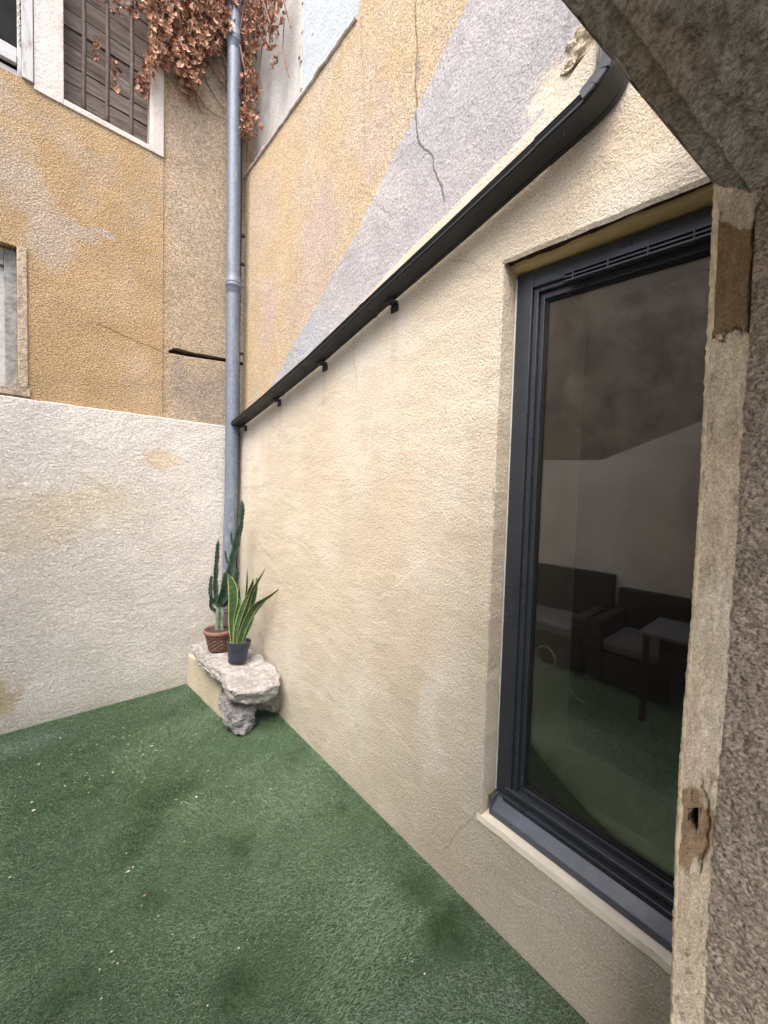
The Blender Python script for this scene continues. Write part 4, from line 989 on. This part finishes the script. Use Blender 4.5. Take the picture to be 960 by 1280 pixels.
def leaf(base, pts, wmax, face):
    # pts: (dx along view-right, z) curve; face: angle of the blade's flat side
    P = [Vector((base[0]+a*cos(YAW)+b_*sin(YAW), base[1]-a*sin(YAW)+b_*cos(YAW), z)) for a, b_, z in pts]
    n = 22; Q = []
    for i in range(n+1):
        u = i/n*(len(P)-1); k = min(int(u), len(P)-2); Q.append(P[k].lerp(P[k+1], u-k))
    for _ in range(8): Q = [Q[0]]+[(Q[i-1]+Q[i]*2+Q[i+1])/4 for i in range(1, n)]+[Q[n]]
    vs = []; cols = [-1, -.80, -.3, 0, .3, .80, 1]
    for i, p in enumerate(Q):
        t = i/n; wv = wmax*(.55+.45*sin(min(1, t*1.7)*pi/2))*(1 if t < .6 else max(0.0, 1-((t-.6)/.4)**1.7))*.5+.0006
        th = face+.5*t; side = Vector((cos(th), sin(th), 0)); tg = (Q[min(i+1, n)]-Q[max(i-1, 0)]).normalized(); side = (side-tg*side.dot(tg)).normalized(); nn = side.cross(tg)
        for c_ in cols: vs.append(p+side*wv*c_+nn*wv*(.35*c_*c_)+nn*.0025*0)
        for c_ in cols: vs.append(p+side*wv*c_*.98+nn*(wv*(.35*c_*c_)-.0022))
    m = 14; mb = MB()
    for i in range(n):
        pass
    fs = []; ms = []
    for i in range(n):
        for k in range(6):
            fs.append((i*m+k, i*m+k+1, (i+1)*m+k+1, (i+1)*m+k)); ms.append(1 if k in (0, 5) else 0)
            fs.append((i*m+7+k+1, i*m+7+k, (i+1)*m+7+k, (i+1)*m+7+k+1)); ms.append(1 if k in (0, 5) else 0)
        fs.append((i*m, (i+1)*m, (i+1)*m+7, i*m+7)); ms.append(1); fs.append((i*m+6, i*m+13, (i+1)*m+13, (i+1)*m+6)); ms.append(1)
    mb.v = [tuple(v) for v in vs]; mb.f = fs; mb.m = ms
    return mb
VR = -YAW
LV = [((.0, 0), [(.02, .01, .46), (.05, .01, .58), (.10, .01, .68), (.165, .0, .76), (.215, .0, .80)], .034, VR+.25),
      ((-.02, 0), [(-.02, 0, .46), (-.035, 0, .58), (-.030, 0, .72), (-.025, 0, .84), (-.045, 0, .90), (-.068, 0, .955)], .060, VR),
      ((.0, 0), [(.0, .02, .46), (.01, .02, .6), (.05, .02, .75), (.105, .0, .86), (.145, 0, .93), (.19, -.0, 1.00)], .038, VR+.8),
      ((.0, 0), [(.02, -.02, .46), (.04, -.02, .56), (.085, -.02, .68), (.14, -.02, .77), (.215, -.02, .805), (.30, -.02, .875)], .050, VR+.3),
      ((.0, 0), [(.01, 0, .46), (.035, 0, .62), (.06, .02, .76), (.085, .02, .86), (.10, .02, .92)], .044, VR+.4),
      ((.0, 0), [(.02, .03, .46), (.03, .03, .65), (.045, .03, .8), (.05, .03, .93), (.053, .03, .985)], .030, VR+1.2),
      ((.0, 0), [(.02, .03, .46), (.06, .03, .62), (.10, .03, .78), (.115, .03, .88), (.12, .03, .93)], .036, VR+.7),
      ((.0, 0), [(.0, -.03, .46), (.0, -.03, .56), (.03, -.03, .68), (.065, -.03, .78), (.10, -.03, .84)], .036, VR-.3),
      ((.0, 0), [(.03, -.01, .46), (.06, -.01, .54), (.09, -.01, .61), (.12, -.01, .665)], .026, VR+.2),
      ((.0, 0), [(-.01, -.02, .46), (-.005, -.02, .54), (.0, -.02, .66), (.02, -.02, .74), (.015, -.02, .80)], .034, VR+.1),
      ((.0, 0), [(.01, .04, .46), (.04, .05, .6), (.08, .05, .72), (.085, .05, .83), (.083, .05, .95)], .022, VR+1.4),
      ((.0, 0), [(-.02, .03, .46), (-.01, .04, .6), (-.01, .04, .75), (-.004, .04, .86)], .034, VR+.5)]
for b_, pts, wm, fc in LV:
    leaf((SX-.003, SY), [(p[0], p[1], p[2]+(-.012)) for p in pts], wm, fc).build('leaf', [M_SNG, M_SNY], sp, smooth=True)

# ------------------------------------------------------------------ dried creeper
vine = thing('dried_creeper', 'dried brown creeper hanging around the downpipe top', 'creeper', (.9, YO, 4.3))
def mat_dry(name, c, c2):
    m = Mat(name, .75, .25).base(c); oi = m.n('ShaderNodeObjectInfo'); m.layer(oi.outputs['Random'], c2); m.vary(.2, 40); m.bump(m.noise(60, 4, .6), .002); return m.done()
DRY = [mat_dry('dry_leaf_tan', rgb(.40, .24, .165), rgb(.50, .325, .24)), mat_dry('dry_leaf_brown', rgb(.29, .15, .10), rgb(.40, .235, .165)), mat_dry('dry_leaf_dark', rgb(.15, .075, .05), rgb(.25, .13, .085))]
def leafmesh(seed, mat):
    r_ = random.Random(seed); n = 10; vs = [Vector((0, 0, 0))]
    for k in range(n):
        th = 2*pi*k/n; rr = [1.0, .62, .92, .55, .75, .35, .75, .55, .92, .62][k]*r_.uniform(.85, 1.1)
        x, y = rr*cos(th), rr*sin(th); curl = r_.uniform(.15, .75)*rr*rr + .25*abs(y)*r_.uniform(.5, 1.4)
        vs.append(Vector((x*.9, y*.8, curl)))
    me = bpy.data.meshes.new('leaf'); me.from_pydata(vs, [], [(0, k+1, (k+1) % n+1) for k in range(n)]); me.materials.append(mat); return me
LM = [leafmesh(i, DRY[i % 3 if i % 4 else 0]) for i in range(10)]
def inpoly(x, y, P):
    c_ = False; j = len(P)-1
    for i in range(len(P)):
        if (P[i][1] > y) != (P[j][1] > y) and x < (P[j][0]-P[i][0])*(y-P[i][1])/(P[j][1]-P[i][1])+P[i][0]: c_ = not c_
        j = i
    return c_
wp = lambda L, f: [f(*q) for q in L]
left = wp([(188, -60), (292, -60), (292, 40), (288, 62), (272, 60), (268, 78), (252, 84), (243, 118), (236, 130), (226, 124), (222, 108), (206, 96), (196, 92), (186, 112), (178, 100), (180, 70), (186, 40), (176, 15), (182, -20)], wally)
left2 = wp([(255, 60), (285, 108), (284, 126), (272, 112), (258, 92), (240, 90)], wally)
inwin = wp([(113, 40), (122, 42), (128, 66), (120, 74), (114, 60)], wally); inwin2 = wp([(136, 72), (150, 76), (147, 104), (150, 112), (140, 110), (136, 92)], wally)
inwin3 = wp([(112, -20), (185, -20), (190, 12), (172, 22), (160, 8), (138, 12), (125, 4)], wally); inwin4 = wp([(166, 88), (186, 92), (190, 112), (182, 120), (170, 112)], wally)
right = wp([(300, -60), (366, -60), (364, 30), (356, 45), (346, 70), (336, 62), (322, 78), (322, 86), (334, 112), (332, 132), (324, 140), (333, 162), (328, 178), (314, 182), (306, 196), (300, 185), (303, 150), (296, 120), (298, 90), (302, 70)], lambda a, b: wallx(a, b, .05))
right2 = wp([(344, 62), (356, 82), (358, 98), (350, 90), (342, 74)], lambda a, b: wallx(a, b, .05))
rr_ = random.Random(5); leaves = []
def scatter(P, n, plane, thick=.10, size=(.020, .034)):
    xs_ = [p[0] for p in P]; ys_ = [p[1] for p in P]; k = 0
    while k < n:
        a = rr_.uniform(min(xs_), max(xs_)); b = rr_.uniform(min(ys_), max(ys_))
        if not inpoly(a, b, P): continue
        k += 1; d_ = .015+rr_.random()*thick; jit = lambda: rr_.gauss(0, .55)
        if plane == 'y': pos = Vector((a, YO-d_, b)); eul = (radians(75)+jit(), jit(), jit()*1.5)
        elif plane == 'w': pos = Vector((a, YO+.06-d_*.4, b)); eul = (radians(75)+jit(), jit(), jit()*1.5)
        else: pos = Vector((D+.05-d_, a, b)); eul = (radians(75)+jit(), jit(), -pi/2+jit()*1.5)
        leaves.append((pos, eul, rr_.uniform(*size)))
scatter(left, 1900, 'y', .13, (.018, .044)); scatter(left2, 22, 'y', .04, (.020, .032)); scatter(inwin, 9, 'w'); scatter(inwin2, 12, 'w'); scatter(inwin3, 60, 'w'); scatter(inwin4, 34, 'w')
scatter(right, 1350, 'x', .10, (.016, .038)); scatter(right2, 10, 'x', .05)
# the 300 nearest the lens, each its own part; the rest one mass
from mathutils import Euler
leaves.sort(key=lambda l: (l[0]-Vector((0, 0, EYE))).length)
vis = [l for l in leaves if l[0].z < 5.25]; oth = [l for l in leaves if l[0].z >= 5.25]
base_v = Vector(vine['base'])
rank = sorted(range(len(vis)), key=lambda i: -(vis[i][2]/(vis[i][0]-Vector((0, 0, EYE))).length + .002*(YO-vis[i][0].y if vis[i][0].x < 1.05 else D-vis[i][0].x)*10)); pick = set(rank[:300])
for i in sorted(pick):
    pos, eul, s_ = vis[i]; o = bpy.data.objects.new('leaf', rr_.choice(LM)); COL.objects.link(o); o.parent = vine
    o.location = pos-base_v; o.rotation_euler = eul; o.scale = (s_, s_, s_)
mb = MB()
for i, (pos, eul, s_) in enumerate(vis+oth):
    if i in pick and i < len(vis): continue
    me = rr_.choice(LM); mt = Euler(eul).to_matrix()*s_; mb.mi = rr_.choice((0, 1, 1, 2)); mb.add([pos+mt @ v.co for v in me.vertices], [tuple(p.vertices) for p in me.polygons])
mb.build('leaf_mass', DRY, vine, kind='stuff')
M_TWIG = simple('dry_twig', rgb(.16, .10, .07), .85, .2, 0, .3, 40)
mb = MB()
for L in ([(240, 95), (246, 118), (256, 136), (270, 146), (281, 150)], [(250, 84), (262, 112), (276, 134), (284, 141)], [(244, 60), (262, 84), (276, 104), (285, 118)], [(225, 20), (238, 60), (245, 100)], [(205, 10), (215, 50), (228, 90)], [(262, 0), (270, 50), (284, 96)], [(243, 118), (247, 132), (252, 144)]):
    P = [(lambda q: (q[0], YO-.012, q[1]))(wally(*q)) for q in L]; mb.tube(P, [.0042-.0022*i/len(P) for i in range(len(P))], 5)
for L in ([(304, 20), (310, 90), (306, 150), (303, 200)], [(330, -10), (322, 60), (316, 120)], [(350, 20), (348, 60), (356, 92)], [(345, -20), (358, 30)]):
    P = [(lambda q: (D+.03, q[0], q[1]))(wallx(*q)) for q in L]; mb.tube(P, .004, 5)
for L in ([(200, -40), (206, 0), (216, 30), (226, 70), (232, 108)], [(262, -40), (255, 0), (258, 36), (266, 66), (278, 90), (286, 112)], [(188, -30), (206, 14), (196, 50), (190, 84)], [(240, -40), (236, 6), (246, 46), (250, 80)]):
    P = [(lambda q: (q[0], YO-.10-.03*sin(i), q[1]))(wally(*q)) for i, q in enumerate(L)]; mb.tube(P, [.0075-.004*i/len(P) for i in range(len(P))], 6)
for L in ([(322, -40), (318, 10), (310, 60), (316, 100), (312, 150), (310, 178)], [(342, -40), (340, 10), (350, 40), (346, 62)]):
    P = [(lambda q: (D-.05-.02*sin(i), q[0], q[1]))(wallx(*q)) for i, q in enumerate(L)]; mb.tube(P, [.0065-.0035*i/len(P) for i in range(len(P))], 6)
mb.build('stems', M_TWIG, vine, kind='stuff')

# ------------------------------------------------------------------ garden furniture mirrored in the glass
M_RATTAN = simple('dark_brown_rattan', rgb(.045, .038, .036), .7, .3, 0, .3, 60, .004, 160)
M_CUSH = simple('grey_cushion', rgb(.16, .16, .165), .9, .1, 0, .1, 10, .004, 20)
def sofa(name, label, x0, y0, y1, hb, arm_ys, ha=.50):
    t = thing(name, label, 'sofa', (x0+.35, (y0+y1)/2, 0))
    mb = MB(); mb.box((x0, y0, .05), (x0+.10, y1, hb), lambda p: Vector((p.x-(p.z-.05)*.06, p.y, p.z))); mb.build('backrest', M_RATTAN, t, bevel=.012)
    mb = MB(); mb.box((x0+.101, y0+.001, .04), (x0+.70, y1-.001, .28)); mb.build('seat_base', M_RATTAN, t, bevel=.012)
    n = max(1, round((y1-y0)/.65)); 
    for k in range(n):
        a, b = lerp(y0+.08, y1-.08, k/n)+.006, lerp(y0+.08, y1-.08, (k+1)/n)-.006; mb = MB(); mb.box((x0+.12, a, .281), (x0+.68, b, .38)); mb.build('seat_cushion', M_CUSH, t, bevel=.03)
    for a in arm_ys: mb = MB(); mb.box((x0+.102, a-.045, .06), (x0+.72, a+.045, ha)); mb.build('armrest', M_RATTAN, t, bevel=.012)
    return t
sofa('rattan_sofa', 'dark rattan sofa mirrored on the left of the glass', -1.56, 1.30, 2.45, .80, (1.36, 2.40))
sofa('rattan_armchair', 'lower dark rattan armchair mirrored beside the sofa', -1.53, .66, 1.24, .70, (.71, 1.19), .54)
tb = thing('garden_table', 'small dark table with a slatted top mirrored at the glass edge', 'table', (-.75, .50, 0))
mb = MB()
for k in range(6):
    m2_ = MB(); m2_.box((-1.0+k*.085, .22, .60), (-1.0+k*.085+.078, .80, .625)); m2_.build('slat', M_CUSH, tb, bevel=.004)
for sx_ in (-.98, -.53):
    for sy_ in (.25, .74): mb = MB(); mb.box((sx_, sy_, 0), (sx_+.035, sy_+.035, .599)); mb.build('leg', M_RATTAN, tb)
hs = thing('garden_hose', 'coiled pale hose mirrored low in the glass', 'hose', (-.70, 1.55, 0))
mb = MB()
P = [(-.72+.01*sin(3*t)+.02*sin(.4*t), 1.55+(.085+.006*sin(t*.31))*cos(t), .125+(.085+.005*cos(t*.2))*sin(t)) for t in np.linspace(0, 6*pi, 110)]
P += [(-.70+.05*k, 1.50-.06*k, .03+.01*sin(k*2)) for k in range(8)]
mb.tube(P, .006, 6); mb.build('coil', simple('pale_hose_rubber', rgb(.20, .22, .18), .5, .4, 0, .05), hs, smooth=True)

# ------------------------------------------------------------------ litter on the turf
M_CHIP = simple('pale_chip', rgb(.66, .62, .52), .9, .2, 0, .1, 30)
def chip(x, y, s_, z=.014):
    m_ = MB(); n = 6; ph = random.uniform(0, 6); e = random.uniform(.4, .9)
    ring_ = [(x+s_*cos(2*pi*k/n+ph)*random.uniform(.7, 1), y+s_*e*sin(2*pi*k/n+ph)*random.uniform(.7, 1), z+random.uniform(-.001, .002)) for k in range(n)]
    return ring_+[(x, y, z+s_*.5)], [(k, (k+1) % n, n) for k in range(n)]+[tuple(range(n-1, -1, -1))]
def ground_at(px, py):
    r = Fw + Rt*((px-480)/FPX) - Up*((py-640)/FPX); t = -EYE/r.z; return r.x*t, r.y*t
mb = MB()
for k in range(130):
    px = rr_.gauss(150, 70) if k < 90 else rr_.uniform(0, 640); py = rr_.uniform(905, 1010) if k < 80 else rr_.uniform(900, 1270)
    x, y = ground_at(px, py)
    if x > D-.03 or y > YL-.03 or x < -1.4: continue
    mb.add(*chip(x, y, rr_.uniform(.002, .005)))
mb.build('scattered_chips', M_CHIP); bpy.context.scene.objects['scattered_chips']['kind'] = 'stuff'
tag(bpy.context.scene.objects['scattered_chips'], 'tiny pale chips and crumbs scattered over the green turf', 'litter')
M_BROWNLEAF = simple('light_brown_litter', rgb(.42, .29, .18), .8, .2, 0, .1, 30)
for (px, py, s_, m_, nm, lb) in ((160, 1094, .008, M_CHIP, 'pebble', 'pale pebble lying mid grass on the left'), (181, 1124, .008, M_BROWNLEAF, 'dry_leaf', 'small brown leaf scrap just below the pale pebble'),
                         (42, 1017, .009, M_CHIP, 'wood_chip', 'pale elongated chip near the left edge of the turf'), (141, 969, .008, M_CHIP, 'plaster_chip', 'pale plaster chip on the turf in front of the white wall'),
                         (338, 990, .006, M_CHIP, 'white_crumb', 'white crumb on the turf below the stones')):
    x, y = ground_at(px, py); v, f = chip(0, 0, s_, 0); m2_ = MB(); m2_.add(v, f); ob = m2_.build(nm, m_); ob.location = (x, y, .015); tag(ob, lb, 'litter')
